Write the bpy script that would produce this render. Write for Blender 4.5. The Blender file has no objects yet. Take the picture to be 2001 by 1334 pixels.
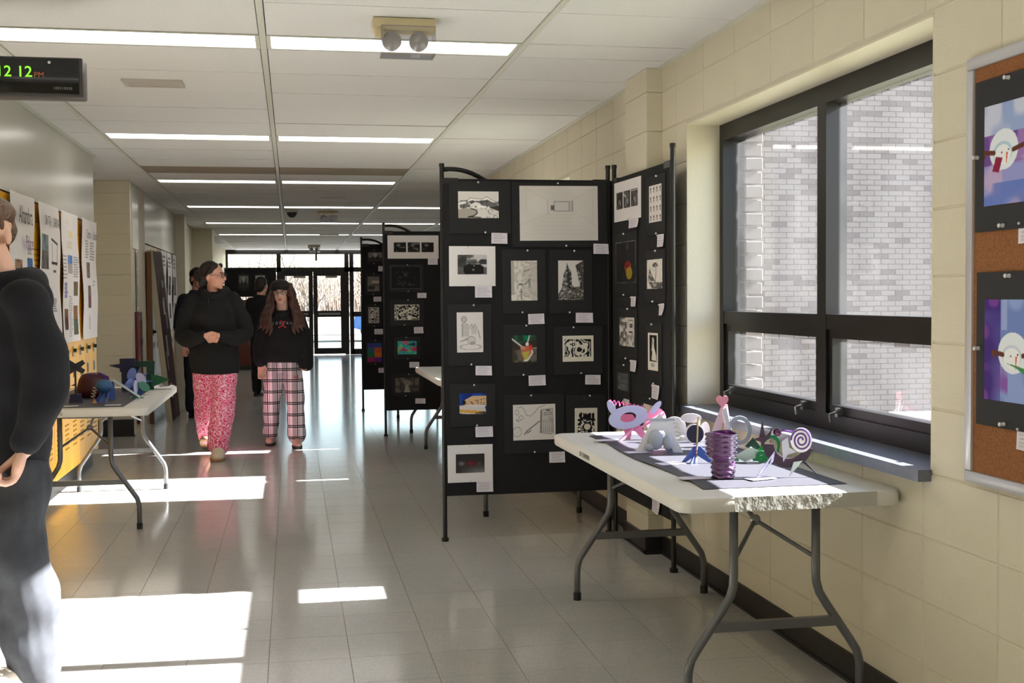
import bpy, bmesh, math, random
import numpy as np
from mathutils import Vector, Matrix, Euler
from mathutils.bvhtree import BVHTree
random.seed(7); rng = np.random.default_rng(7)
S = bpy.context.scene; C = S.collection
PI = math.pi
# ------------------------------------------------------------------ camera, world, sun, exposure
cd = bpy.data.cameras.new('camera'); cam = bpy.data.objects.new('camera', cd); C.objects.link(cam)
cd.sensor_fit = 'HORIZONTAL'; cd.sensor_width = 36.0; cd.lens = 2310.56 / 2001 * 36.0
cd.clip_start = .05; cd.clip_end = 400
_F = Vector((0.18257929, 0.98249019, -0.03711904)); _R = Vector((0.98308512, -0.18298384, -0.00778156)); _U = _R.cross(_F)
_m = Matrix((_R, _U, -_F)).transposed().to_4x4(); _m.translation = (0, 0, 1.3667); cam.matrix_world = _m
S.camera = cam
S.view_settings.view_transform = 'Standard'; S.view_settings.look = 'None'; S.view_settings.gamma = 1
S.view_settings.use_curve_mapping = False
S.view_settings.exposure = 0.4
w = bpy.data.worlds.new('sky'); S.world = w; w.use_nodes = True
nt = w.node_tree; bg = nt.nodes['Background']
sk = nt.nodes.new('ShaderNodeTexSky'); sk.sky_type = 'NISHITA'; sk.sun_disc = False
sk.sun_elevation = math.radians(29.3); sk.sun_rotation = math.radians(92); sk.altitude = 100; sk.air_density = 1.0; sk.dust_density = .6
nt.links.new(sk.outputs[0], bg.inputs[0]); bg.inputs[1].default_value = 0.5
sl = bpy.data.lights.new('sun', 'SUN'); sun = bpy.data.objects.new('sun', sl); C.objects.link(sun)
sl.energy = 52.0; sl.angle = math.radians(.53); sl.color = (1, .985, .97)
sun.rotation_euler = Vector((-1, .04, -.556)).to_track_quat('-Z', 'Y').to_euler()
sun.location = (20, -1, 12)
S.cycles.max_bounces = 8; S.cycles.diffuse_bounces = 5; S.cycles.glossy_bounces = 4; S.cycles.transparent_max_bounces = 16
S.cycles.caustics_reflective = False; S.cycles.caustics_refractive = False
S.cycles.sample_clamp_indirect = 6; S.cycles.use_denoising = True
# ------------------------------------------------------------------ materials
def lin(c):
    out = []
    for v in c[:3]:
        v = v / 255.0
        out.append(v / 12.92 if v <= .04045 else ((v + .055) / 1.055) ** 2.4)
    return tuple(out) + (1,)
MATS = {}
def mat(name, col, rough=.6, metal=0, noise=None, bump=None, emit=0, spec=.5, coat=0, rand=0, sheen=0):
    """procedural principled material; noise=(scale, amount, col2), bump=(scale, strength), rand = per-object value shift"""
    if name in MATS: return MATS[name]
    m = bpy.data.materials.new(name); m.use_nodes = True; t = m.node_tree; b = t.nodes['Principled BSDF']
    b.inputs['Base Color'].default_value = lin(col); b.inputs['Roughness'].default_value = rough
    b.inputs['Metallic'].default_value = metal; b.inputs['Specular IOR Level'].default_value = spec
    b.inputs['Coat Weight'].default_value = coat; b.inputs['Sheen Weight'].default_value = sheen
    co = t.nodes.new('ShaderNodeTexCoord')
    last = None
    if noise:
        n = t.nodes.new('ShaderNodeTexNoise'); n.inputs['Scale'].default_value = noise[0]; n.inputs['Detail'].default_value = 4
        t.links.new(co.outputs['Object'], n.inputs['Vector'])
        r = t.nodes.new('ShaderNodeMapRange'); r.inputs[1].default_value = .35; r.inputs[2].default_value = .65
        r.inputs[4].default_value = noise[1]; t.links.new(n.outputs[0], r.inputs[0])
        x = t.nodes.new('ShaderNodeMix'); x.data_type = 'RGBA'
        x.inputs[6].default_value = lin(col); x.inputs[7].default_value = lin(noise[2])
        t.links.new(r.outputs[0], x.inputs[0]); last = x.outputs[2]
    if rand:
        oi = t.nodes.new('ShaderNodeObjectInfo'); r = t.nodes.new('ShaderNodeMapRange')
        r.inputs[3].default_value = 1 - rand; r.inputs[4].default_value = 1 + rand
        t.links.new(oi.outputs['Random'], r.inputs[0])
        h = t.nodes.new('ShaderNodeHueSaturation'); t.links.new(r.outputs[0], h.inputs['Value'])
        if last: t.links.new(last, h.inputs['Color'])
        else: h.inputs['Color'].default_value = lin(col)
        last = h.outputs[0]
    if last: t.links.new(last, b.inputs['Base Color'])
    if bump:
        n = t.nodes.new('ShaderNodeTexNoise'); n.inputs['Scale'].default_value = bump[0]; n.inputs['Detail'].default_value = 3
        t.links.new(co.outputs['Object'], n.inputs['Vector'])
        u = t.nodes.new('ShaderNodeBump'); u.inputs['Strength'].default_value = bump[1]; u.inputs['Distance'].default_value = .01
        t.links.new(n.outputs[0], u.inputs['Height']); t.links.new(u.outputs[0], b.inputs['Normal'])
    if emit:
        b.inputs['Emission Color'].default_value = lin(col); b.inputs['Emission Strength'].default_value = emit
    MATS[name] = m; return m
def print_mat():
    """ink on paper: colour read from the mesh's own colour attribute"""
    if 'print' in MATS: return MATS['print']
    m = bpy.data.materials.new('print'); m.use_nodes = True; t = m.node_tree; b = t.nodes['Principled BSDF']
    a = t.nodes.new('ShaderNodeVertexColor'); a.layer_name = 'ink'
    t.links.new(a.outputs[0], b.inputs['Base Color']); b.inputs['Roughness'].default_value = .75
    b.inputs['Specular IOR Level'].default_value = .25
    MATS['print'] = m; return m
def glass_mat(name, haze=.05, tint=(1, 1, 1)):
    """thin pane: clear, a little mirror-like, with a film of dust that scatters light"""
    if name in MATS: return MATS[name]
    m = bpy.data.materials.new(name); m.use_nodes = True; t = m.node_tree; t.nodes.clear()
    o = t.nodes.new('ShaderNodeOutputMaterial'); tr = t.nodes.new('ShaderNodeBsdfTransparent'); tr.inputs[0].default_value = tint + (1,)
    gl = t.nodes.new('ShaderNodeBsdfGlossy'); gl.inputs['Roughness'].default_value = .02
    lw = t.nodes.new('ShaderNodeLayerWeight'); lw.inputs[0].default_value = .5
    pw = t.nodes.new('ShaderNodeMath'); pw.operation = 'POWER'; pw.inputs[1].default_value = 5; t.links.new(lw.outputs['Facing'], pw.inputs[0])
    fr = t.nodes.new('ShaderNodeMath'); fr.operation = 'MULTIPLY_ADD'; fr.inputs[1].default_value = .9; fr.inputs[2].default_value = .03; t.links.new(pw.outputs[0], fr.inputs[0])
    a = t.nodes.new('ShaderNodeMixShader'); t.links.new(fr.outputs[0], a.inputs[0]); t.links.new(tr.outputs[0], a.inputs[1]); t.links.new(gl.outputs[0], a.inputs[2])
    if haze:
        co = t.nodes.new('ShaderNodeTexCoord'); n = t.nodes.new('ShaderNodeTexNoise'); n.inputs['Scale'].default_value = 3; n.inputs['Detail'].default_value = 6
        t.links.new(co.outputs['Object'], n.inputs['Vector'])
        r = t.nodes.new('ShaderNodeMapRange'); r.inputs[1].default_value = .3; r.inputs[2].default_value = .75; r.inputs[3].default_value = haze * .6; r.inputs[4].default_value = haze * 1.5
        t.links.new(n.outputs[0], r.inputs[0])
        d = t.nodes.new('ShaderNodeBsdfTranslucent'); d.inputs[0].default_value = (.9, .9, .93, 1)
        b = t.nodes.new('ShaderNodeMixShader'); t.links.new(r.outputs[0], b.inputs[0]); t.links.new(a.outputs[0], b.inputs[1]); t.links.new(d.outputs[0], b.inputs[2])
        t.links.new(b.outputs[0], o.inputs[0])
    else: t.links.new(a.outputs[0], o.inputs[0])
    MATS[name] = m; return m
# ------------------------------------------------------------------ mesh builder
class MB:
    def __init__(s): s.v = []; s.f = []
    def add(s, vs, fs, M=None):
        k = len(s.v)
        for q in vs: s.v.append(tuple(M @ Vector(q)) if M is not None else tuple(q))
        for f in fs: s.f.append(tuple(i + k for i in f))
        return s
    def box(s, x0, y0, z0, x1, y1, z1, M=None):
        return s.add([(x0,y0,z0),(x1,y0,z0),(x1,y1,z0),(x0,y1,z0),(x0,y0,z1),(x1,y0,z1),(x1,y1,z1),(x0,y1,z1)],
                     [(0,3,2,1),(4,5,6,7),(0,1,5,4),(1,2,6,5),(2,3,7,6),(3,0,4,7)], M)
    def prism(s, pts, t, M=None):
        """polygon in local XZ, thickness t along local Y (centred)"""
        n = len(pts)
        a = sum(pts[i][0]*pts[(i+1)%n][1]-pts[(i+1)%n][0]*pts[i][1] for i in range(n))
        if a < 0: pts = pts[::-1]
        vs = [(x, -t/2, z) for x, z in pts] + [(x, t/2, z) for x, z in pts]
        fs = [tuple(range(n)), tuple(range(2*n-1, n-1, -1))] + [(i, i+n, (i+1)%n+n, (i+1)%n) for i in range(n)]
        return s.add(vs, fs, M)
    def ring(s, outer, inner, t, M=None):
        """plate with a hole: outer and inner loops of equal length"""
        n = len(outer); vs = []
        for y in (-t/2, t/2):
            vs += [(x, y, z) for x, z in outer] + [(x, y, z) for x, z in inner]
        fs = []
        for i in range(n):
            j = (i+1) % n
            fs += [(i, j, n+j, n+i), (2*n+j, 2*n+i, 3*n+i, 3*n+j), (i, 2*n+i, 2*n+j, j), (n+j, 3*n+j, 3*n+i, n+i)]
        return s.add(vs, fs, M)
    def tube(s, pts, r, n=10, M=None, caps=True):
        """swept round tube; r a number or one per point"""
        P = [Vector(q) for q in pts]; k = len(P); rs = [r]*k if not hasattr(r, '__len__') else r
        T = [(P[min(i+1,k-1)]-P[max(i-1,0)]).normalized() for i in range(k)]
        u = T[0].orthogonal().normalized(); vs = []; fs = []
        for i in range(k):
            u = (u - T[i]*u.dot(T[i]));
            u = u.normalized() if u.length > 1e-6 else T[i].orthogonal().normalized()
            w_ = T[i].cross(u)
            for j in range(n):
                a = 2*PI*j/n; vs.append(P[i] + (u*math.cos(a) + w_*math.sin(a))*rs[i])
        for i in range(k-1):
            for j in range(n):
                fs.append((i*n+j, i*n+(j+1)%n, (i+1)*n+(j+1)%n, (i+1)*n+j))
        if caps: fs += [tuple(range(n-1,-1,-1)), tuple((k-1)*n+j for j in range(n))]
        return s.add(vs, fs, M)
    def ell(s, c, r, n=16, m=10, M=None):
        vs = [(c[0], c[1], c[2]-r[2])]; fs = []
        for i in range(1, m):
            t = -PI/2 + PI*i/m
            for j in range(n):
                a = 2*PI*j/n; vs.append((c[0]+r[0]*math.cos(t)*math.cos(a), c[1]+r[1]*math.cos(t)*math.sin(a), c[2]+r[2]*math.sin(t)))
        vs.append((c[0], c[1], c[2]+r[2])); L = len(vs)-1
        for j in range(n):
            fs.append((0, 1+(j+1)%n, 1+j)); fs.append((L, L-n+j, L-n+(j+1)%n))
        for i in range(m-2):
            for j in range(n):
                a = 1+i*n+j; b = 1+i*n+(j+1)%n; fs.append((a, b, b+n, a+n))
        return s.add(vs, fs, M)
    def rings(s, rows, n=24, p=2.0, M=None):
        """closed loft of horizontal (super)ellipses: rows of (cx, cy, z, rx, ry)"""
        vs = []; fs = []
        for cx, cy, z, rx, ry in rows:
            for j in range(n):
                a = 2*PI*j/n; c_, s_ = math.cos(a), math.sin(a)
                vs.append((cx + rx*math.copysign(abs(c_)**(2/p), c_), cy + ry*math.copysign(abs(s_)**(2/p), s_), z))
        k = len(rows)
        up = rows[-1][2] > rows[0][2]
        for i in range(k-1):
            for j in range(n):
                q = (i*n+j, i*n+(j+1)%n, (i+1)*n+(j+1)%n, (i+1)*n+j); fs.append(q if up else q[::-1])
        a_, b_ = tuple(range(n-1,-1,-1)), tuple((k-1)*n+j for j in range(n))
        fs += [a_, b_] if up else [a_[::-1], b_[::-1]]
        return s.add(vs, fs, M)
    def mesh(s, name, m=None, smooth=False):
        me = bpy.data.meshes.new(name); me.from_pydata(s.v, [], s.f); me.update()
        if m: me.materials.append(m)
        if smooth: me.polygons.foreach_set('use_smooth', [True]*len(me.polygons))
        return me
    def build(s, name, m=None, parent=None, smooth=False):
        return link(name, s.mesh(name, m, smooth), parent)
def link(name, data, parent=None, loc=None, rot=None):
    o = bpy.data.objects.new(name, data); C.objects.link(o)
    if parent: o.parent = parent
    if loc is not None: o.location = loc
    if rot is not None: o.rotation_euler = rot
    return o
def tag(o, label, cat, group=None):
    o['label'] = label; o['category'] = cat
    if group: o['group'] = group
    return o
def thing(name, label, cat, loc=(0,0,0), rz=0, group=None):
    return tag(link(name, None, None, loc, (0,0,rz)), label, cat, group)
def struct(o, label=None, cat=None):
    o['kind'] = 'structure'
    if label: o['label'] = label
    if cat: o['category'] = cat
    return o
def copy_tree(o, parent=None):
    c = o.copy(); C.objects.link(c); c.parent = parent
    for ch in list(o.children): copy_tree(ch, c)
    return c
def bevel_box(x0, y0, z0, x1, y1, z1, b, m, name, parent=None, seg=2, smooth=True):
    bm = bmesh.new(); bmesh.ops.create_cube(bm, size=1)
    for v in bm.verts: v.co = Vector(((x0+x1)/2 + v.co.x*(x1-x0), (y0+y1)/2 + v.co.y*(y1-y0), (z0+z1)/2 + v.co.z*(z1-z0)))
    bmesh.ops.bevel(bm, geom=bm.edges[:], offset=b, segments=seg, affect='EDGES', profile=.5)
    me = bpy.data.meshes.new(name); bm.to_mesh(me); bm.free(); me.materials.append(m)
    if smooth:
        me.polygons.foreach_set('use_smooth', [True]*len(me.polygons)); me.set_sharp_from_angle(angle=math.radians(35))
    return link(name, me, parent)
def text_mesh(body, size, m, M, name='lettering', parent=None, extrude=.0006, align='CENTER', sx=1.0, bvh=None, off=.003):
    cu = bpy.data.curves.new(name, 'FONT'); cu.body = body; cu.size = size; cu.extrude = extrude; cu.align_x = align; cu.align_y = 'CENTER'; cu.resolution_u = 3
    t = bpy.data.objects.new(name, cu); C.objects.link(t); dg = bpy.context.evaluated_depsgraph_get()
    me = bpy.data.meshes.new_from_object(t.evaluated_get(dg)); bpy.data.objects.remove(t); bpy.data.curves.remove(cu)
    for v in me.vertices:
        v.co = M @ Vector((v.co.x*sx, v.co.y, v.co.z))
        if bvh:
            h = bvh.ray_cast(Vector((v.co.x, -2, v.co.z)), Vector((0,1,0)))
            if h[0]: v.co.y = h[0].y - off
    me.materials.clear(); me.materials.append(m); me.name = name
    return link(name, me, parent)
# local frame of flat sheets: width along local X, height along local Z, front towards local -Y
def front(loc, rz=0): return Matrix.Translation(loc) @ Matrix.Rotation(rz, 4, 'Z')
TXT = Matrix.Rotation(PI/2, 4, 'X')       # text plane XY -> XZ, facing -Y

# ------------------------------------------------------------------ drawing surface for prints (ink stored per vertex)
class Cv:
    def __init__(s, w_, h_, bgc):
        s.w, s.h = w_, h_; s.a = np.ones((h_, w_, 3))*np.array(bgc, float)
        s.Y, s.X = np.mgrid[0:h_, 0:w_]; s.X = (s.X+.5)/w_; s.Y = (s.Y+.5)/h_
        s.k = h_/w_
    def _put(s, m, c, al=1.0):
        m = np.clip(m, 0, 1)[..., None]*al; s.a = s.a*(1-m) + np.array(c, float)*m; return s
    def rect(s, x0, y0, x1, y1, c, al=1.0): return s._put(((s.X>=x0)&(s.X<x1)&(s.Y>=y0)&(s.Y<y1)).astype(float), c, al)
    def ell(s, cx, cy, rx, ry, c, al=1.0, ow=0):
        d = np.sqrt(((s.X-cx)/rx)**2 + ((s.Y-cy)/ry)**2)
        if ow: return s._put((np.abs(d-1)*min(rx, ry) < ow).astype(float), c, al)
        return s._put((d < 1).astype(float), c, al)
    def line(s, pts, c, wd=.01, al=1.0):
        for (x0,y0), (x1,y1) in zip(pts[:-1], pts[1:]):
            dx, dy = x1-x0, (y1-y0)*s.k; L = dx*dx+dy*dy+1e-9
            t = np.clip(((s.X-x0)*dx + (s.Y-y0)*s.k*dy)/L, 0, 1)
            d = np.hypot(s.X-x0-t*dx, (s.Y-y0)*s.k-t*dy); s._put(np.clip((wd-d)*s.w+.5, 0, 1), c, al)
        return s
    def poly(s, pts, c, al=1.0):
        ins = np.zeros(s.X.shape, bool); n = len(pts)
        for i in range(n):
            (x0,y0), (x1,y1) = pts[i], pts[(i+1)%n]
            if y0 == y1: continue
            cr = ((y0 > s.Y) != (y1 > s.Y)) & (s.X < (x1-x0)*(s.Y-y0)/(y1-y0)+x0); ins ^= cr
        return s._put(ins.astype(float), c, al)
    def noise(s, nx, ny, seed=0):
        r = np.random.default_rng(seed); g = r.random((ny+2, nx+2)); u = s.X*nx; v = s.Y*ny
        i = u.astype(int); j = v.astype(int); fu = u-i; fv = v-j; fu = fu*fu*(3-2*fu); fv = fv*fv*(3-2*fv)
        return (g[j,i]*(1-fu)+g[j,i+1]*fu)*(1-fv) + (g[j+1,i]*(1-fu)+g[j+1,i+1]*fu)*fv
    def wash(s, nx, ny, c, lo=.45, hi=.6, al=1.0, seed=0, mask=None):
        m = np.clip((s.noise(nx, ny, seed)-lo)/(hi-lo), 0, 1)
        if mask is not None: m = m*mask
        return s._put(m, c, al)
    def scrib(s, x0, y0, x1, y1, rows, c=(120,118,120), wd=.008, seed=0, al=.7):
        r = random.Random(seed)
        for i in range(rows):
            y = y0 + (y1-y0)*(i+.5)/rows; a = x0 + (x1-x0)*r.uniform(0, .12); b = x1 - (x1-x0)*r.uniform(0, .35); s.line([(a,y),(b,y)], c, wd, al)
        return s
def sheet(cv, W, H, name='picture', parent=None, M=None, bend=None):
    """a printed sheet W x H, lower edge at local z=0, centred in x, facing local -Y"""
    h, w_ = cv.h, cv.w
    xs = (np.arange(w_)/(w_-1)-.5)*W; zs = (1-np.arange(h)/(h-1))*H
    Xg, Zg = np.meshgrid(xs, zs); Yg = np.zeros_like(Xg) if bend is None else bend(Xg/W+.5, Zg/H)
    vs = np.stack([Xg, Yg, Zg], -1).reshape(-1, 3)
    idx = np.arange(h*w_).reshape(h, w_)
    fs = np.stack([idx[1:, :-1], idx[1:, 1:], idx[:-1, 1:], idx[:-1, :-1]], -1).reshape(-1, 4)
    me = bpy.data.meshes.new(name); me.from_pydata(vs.tolist(), [], fs.tolist())
    a = me.color_attributes.new('ink', 'FLOAT_COLOR', 'POINT')
    c = np.clip(cv.a, 0, 255)/255; c = np.where(c <= .04045, c/12.92, ((c+.055)/1.055)**2.4)
    a.data.foreach_set('color', np.concatenate([c, np.ones((h, w_, 1))], -1).reshape(-1).astype(np.float32))
    me.materials.append(print_mat())
    if M is not None: me.transform(M)
    return link(name, me, parent)

# ================================================================== the place: floor, ceiling, walls
XL, XR, ZC = -1.60, 1.93, 2.564         # left wall, right wall, ceiling height
YN, YE, YW, XE = -3.0, 29.3, 14.2, 5.2  # back wall, exit wall, start of the lobby, lobby side wall
M_cream = mat('cream_paint', (214, 207, 184), .45, noise=(2.2, .35, (207, 199, 174)), bump=(60, .12))
M_block = mat('cream_block_paint', (214, 207, 184), .42, noise=(3, .3, (207, 199, 174)), bump=(140, .25), rand=.02)
M_mortar = mat('painted_mortar', (204, 197, 177), .7)
M_bulk = mat('grey_green_enamel', (192, 190, 180), .25, noise=(1.2, .4, (182, 180, 170)))
M_grout = mat('floor_joint', (84, 76, 68), .6)
M_base = mat('black_cove_base', (22, 22, 24), .45)
M_tile = mat('waxed_floor_tile', (184, 183, 180), .13, noise=(120, .45, (160, 158, 154)), bump=(5, .015), rand=.025, spec=.6)
M_ctile = mat('ceiling_tile', (222, 222, 220), .9, noise=(90, .12, (172, 170, 166)), bump=(200, .2), rand=.015)
M_ctaupe = mat('taupe_ceiling_panel', (150, 138, 120), .8, noise=(3, .4, (138, 126, 110)))
M_rail = mat('ceiling_rail', (205, 206, 194), .5)
M_plenum = mat('plenum_dark', (96, 92, 84), .9)

fl = struct(MB().box(XL-.5, YN, -.14, 2.24, 14.2, -.003).box(XL-.5, 14.2, -.14, XE, YE, -.003).build('floor', M_grout), 'beige waxed tile floor of the corridor', 'floor')
T = .3048; X0 = -.1048 - 5*T; Y0 = 4.1947 - 24*T
def slab(sx, sy, sz, b, m, name):
    """thin piece with a chamfered top, origin at its centre bottom"""
    a, c = sx/2, sy/2
    return MB().add([(-a,-c,0),(a,-c,0),(a,c,0),(-a,c,0),(-a+b,-c+b,sz),(a-b,-c+b,sz),(a-b,c-b,sz),(-a+b,c-b,sz)],
        [(0,3,2,1),(4,5,6,7),(0,1,5,4),(1,2,6,5),(2,3,7,6),(3,0,4,7)]).mesh(name, m)
tm = slab(T-.0010, T-.0010, .003, .0006, M_tile, 'floor_tile')
for j in range(14, 24+21):
    y = Y0 + j*T + T/2
    if y < 3.7 or y > 10.3: continue
    for i in range(0, 13):
        x = X0 + i*T + T/2
        if x - T/2 > XR - .02 or x < XL - .2: continue
        link('floor_tile', tm, fl, (x, y, -.003))
rest = MB()                                           # tiles too far off, or behind the camera, to be told apart
nj0, nj1 = int((YN-Y0)/T)-1, int((YE-Y0)/T)+1
for j in range(nj0, nj1):
    y = Y0 + j*T + T/2
    near = 3.7 <= y <= 10.3
    for i in range(-2, 24):
        x = X0 + i*T + T/2
        if near and 0 <= i < 13 and not (x - T/2 > XR - .02 or x < XL - .2): continue
        if y < 13.9 and x > XR + .1: continue
        if x + T/2 > XE or x-T/2 < XL-.5 or y-T/2 < YN or y+T/2 > YE: continue
        g = .0008; a = T/2-g
        rest.add([(x-a,y-a,-.003),(x+a,y-a,-.003),(x+a,y+a,-.003),(x-a,y+a,-.003),(x-a,y-a,0),(x+a,y-a,0),(x+a,y+a,0),(x-a,y+a,0)],
                 [(4,5,6,7),(0,1,5,4),(1,2,6,5),(2,3,7,6),(3,0,4,7)])
rest.build('floor_tile_field', M_tile, fl)['kind'] = 'stuff'

# ceiling: slab above, two-by-four-foot tiles, long rails, lamps in every sixth row
ce = struct(MB().box(XL-.5, YN, ZC+.03, 2.24, YW, ZC+.12).box(XL-.5, YW, ZC+.03, XE, YE, ZC+.12).build('ceiling', M_plenum), 'suspended ceiling of white speckled tiles', 'ceiling')
RX = [-1.333, -.114, 1.105, 2.324, 3.543]
for x in RX:
    y0 = YN if x < 1.9 else YW
    MB().box(x-.014, y0, ZC-.004, x+.014, YE, ZC+.012).build('ceiling_rail', M_rail, ce)
for x, y0, y1 in ((XL, YN, 10.28), (XL, 12.4, YE), (XR-.03, YN, YW)):
    MB().box(x, y0, ZC-.006, x+.03, y1, ZC+.012).build('ceiling_rail', M_rail, ce)
rows = []; LY = []
y = 5.53 - 3*3.353
for k in range(12):
    rows.append((y, y+.3048, 'lamp', k-3)); y += .3048
    for i in range(5): rows.append((y, y+.6096, 'tile', k-3)); y += .6096
cmesh = {}
def ctile(x0, x1, y0, y1, m=M_ctile):
    key = (round(x1-x0,3), round(y1-y0,3), m.name)
    if key not in cmesh:
        a, b = (x1-x0)/2-.003, (y1-y0)/2-.003
        cmesh[key] = MB().add([(-a,-b,.018),(a,-b,.018),(a,b,.018),(-a,b,.018),(-a+.004,-b+.004,0),(a-.004,-b+.004,0),(a-.004,b-.004,0),(-a+.004,b-.004,0)],
            [(0,1,2,3),(7,6,5,4),(4,5,1,0),(5,6,2,1),(6,7,3,2),(7,4,0,3)]).mesh('ceiling_tile', m)
    link('ceiling_tile', cmesh[key], ce, ((x0+x1)/2, (y0+y1)/2, ZC+random.choice((0,0,0,.002,.004))), (random.uniform(-.002,.002), random.uniform(-.0012,.0012), 0))
lamp_spots = []
for y0, y1, kind, k in rows:
    if y1 < YN or y0 > YE: continue
    y1 = min(y1, YE); y0 = max(y0, YN)
    cols = [(XL, RX[0]), (RX[0], RX[1]), (RX[1], RX[2]), (RX[2], XR if y0 < YW else RX[3])] + ([(RX[3], RX[4]), (RX[4], XE)] if y0 >= YW else [])
    if 10.1 < y0 < 12.4: cols[0] = (-2.05, RX[0])
    for ci, (a, b) in enumerate(cols):
        lit = kind == 'lamp' and k != 6 and (ci in (1, 2) or (ci in (3, 4) and y0 > YW))
        if lit: lamp_spots.append((a, b, y0, y1, k, ci)); continue
        taupe = kind == 'tile' and 10.9 < (y0+y1)/2 < 11.5 and ci in (1, 2)
        ctile(a+.012, b-.012, y0, y1, M_ctaupe if taupe else M_ctile)

# right wall of stacked painted blocks, with four window openings
WZ0, WZ1, WXF = .825, 2.215, 2.10
WINS = [(-.33, 1.96), (3.33, 5.62), (8.12, 9.27), (10.57, 11.72)]
wb = MB(); xs0, xs1 = XR+.004, 2.24
e = YN
for a, b in WINS:
    wb.box(xs0, e, 0, xs1, a, ZC+.03); wb.box(xs0, a, 0, xs1, b, WZ0); wb.box(xs0, a, WZ1, xs1, b, ZC+.03); e = b
wb.box(xs0, e, 0, xs1, YW, ZC+.03)
wr = struct(wb.build('wall_right', M_mortar), 'cream painted concrete block wall with windows', 'wall')
CH, CW = .2032, .4
bmesh_cache = {}
def block(y0, y1, z0, z1):
    key = (round(y1-y0,3), round(z1-z0,3))
    if key not in bmesh_cache:
        a, c, b = (y1-y0)/2-.002, (z1-z0)/2-.002, .003
        bmesh_cache[key] = MB().add([(0,-a,-c),(0,a,-c),(0,a,c),(0,-a,c),(-.004,-a+b,-c+b),(-.004,a-b,-c+b),(-.004,a-b,c-b),(-.004,-a+b,c-b)],
            [(0,1,2,3),(7,6,5,4),(4,5,1,0),(5,6,2,1),(6,7,3,2),(7,4,0,3)]).mesh('block', M_block)
    link('block', bmesh_cache[key], wr, (xs0, (y0+y1)/2, (z0+z1)/2))
for iy in range(-2, 27):
    y0 = 3.377 - 2*CW + iy*CW; y1 = y0 + CW
    for iz in range(0, 13):
        z0 = iz*CH; z1 = min(z0+CH, ZC)
        if z1 - z0 < .02 or z1 < .11: continue
        if y0 > 6.6 and z0 < 1.75: continue
        segs = [(y0, y1)]
        for a, b in WINS:
            if z1 > WZ0+.05 and z0 < WZ1-.05:
                segs = [q for s0, s1 in segs for q in ((s0, min(s1, a)), (max(s0, b), s1)) if q[1]-q[0] > .03]
        for s0, s1 in segs: block(s0, s1, z0, z1)
pil = MB().box(1.848, 6.02, 0, XR+.004, 6.41, ZC+.02).build('wall_pilaster', M_mortar); struct(pil, 'cream block pilaster on the window wall', 'wall')
for iz in range(13):
    z0 = iz*CH; z1 = min(z0+CH, ZC)
    if z1-z0 < .02: continue
    bevel_box(1.844, 6.016, z0+.0015, 1.85, 6.414, z1-.0015, .0012, M_block, 'block', pil, 1)
    bevel_box(1.846, 6.014, z0+.0015, XR, 6.02, z1-.0015, .0012, M_block, 'block', pil, 1)
def skirt(name, pts, h=.1, t=.008, lab=None):
    b = MB()
    for (x0,y0), (x1,y1) in zip(pts[:-1], pts[1:]):
        b.box(min(x0,x1)-t, min(y0,y1)-t, 0, max(x0,x1)+t, max(y0,y1)+t, h)
        b.box(min(x0,x1)-t*2, min(y0,y1)-t*2, 0, max(x0,x1)+t*2, max(y0,y1)+t*2, .012)
    struct(b.build(name, M_base), lab, 'baseboard')
skirt('baseboard_right', [(XR-.004, YN), (XR-.004, 6.0), (1.838, 6.006), (1.838, 6.42), (XR-.004, 6.43), (XR-.004, YW)], lab='black cove base along the window wall')

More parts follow.
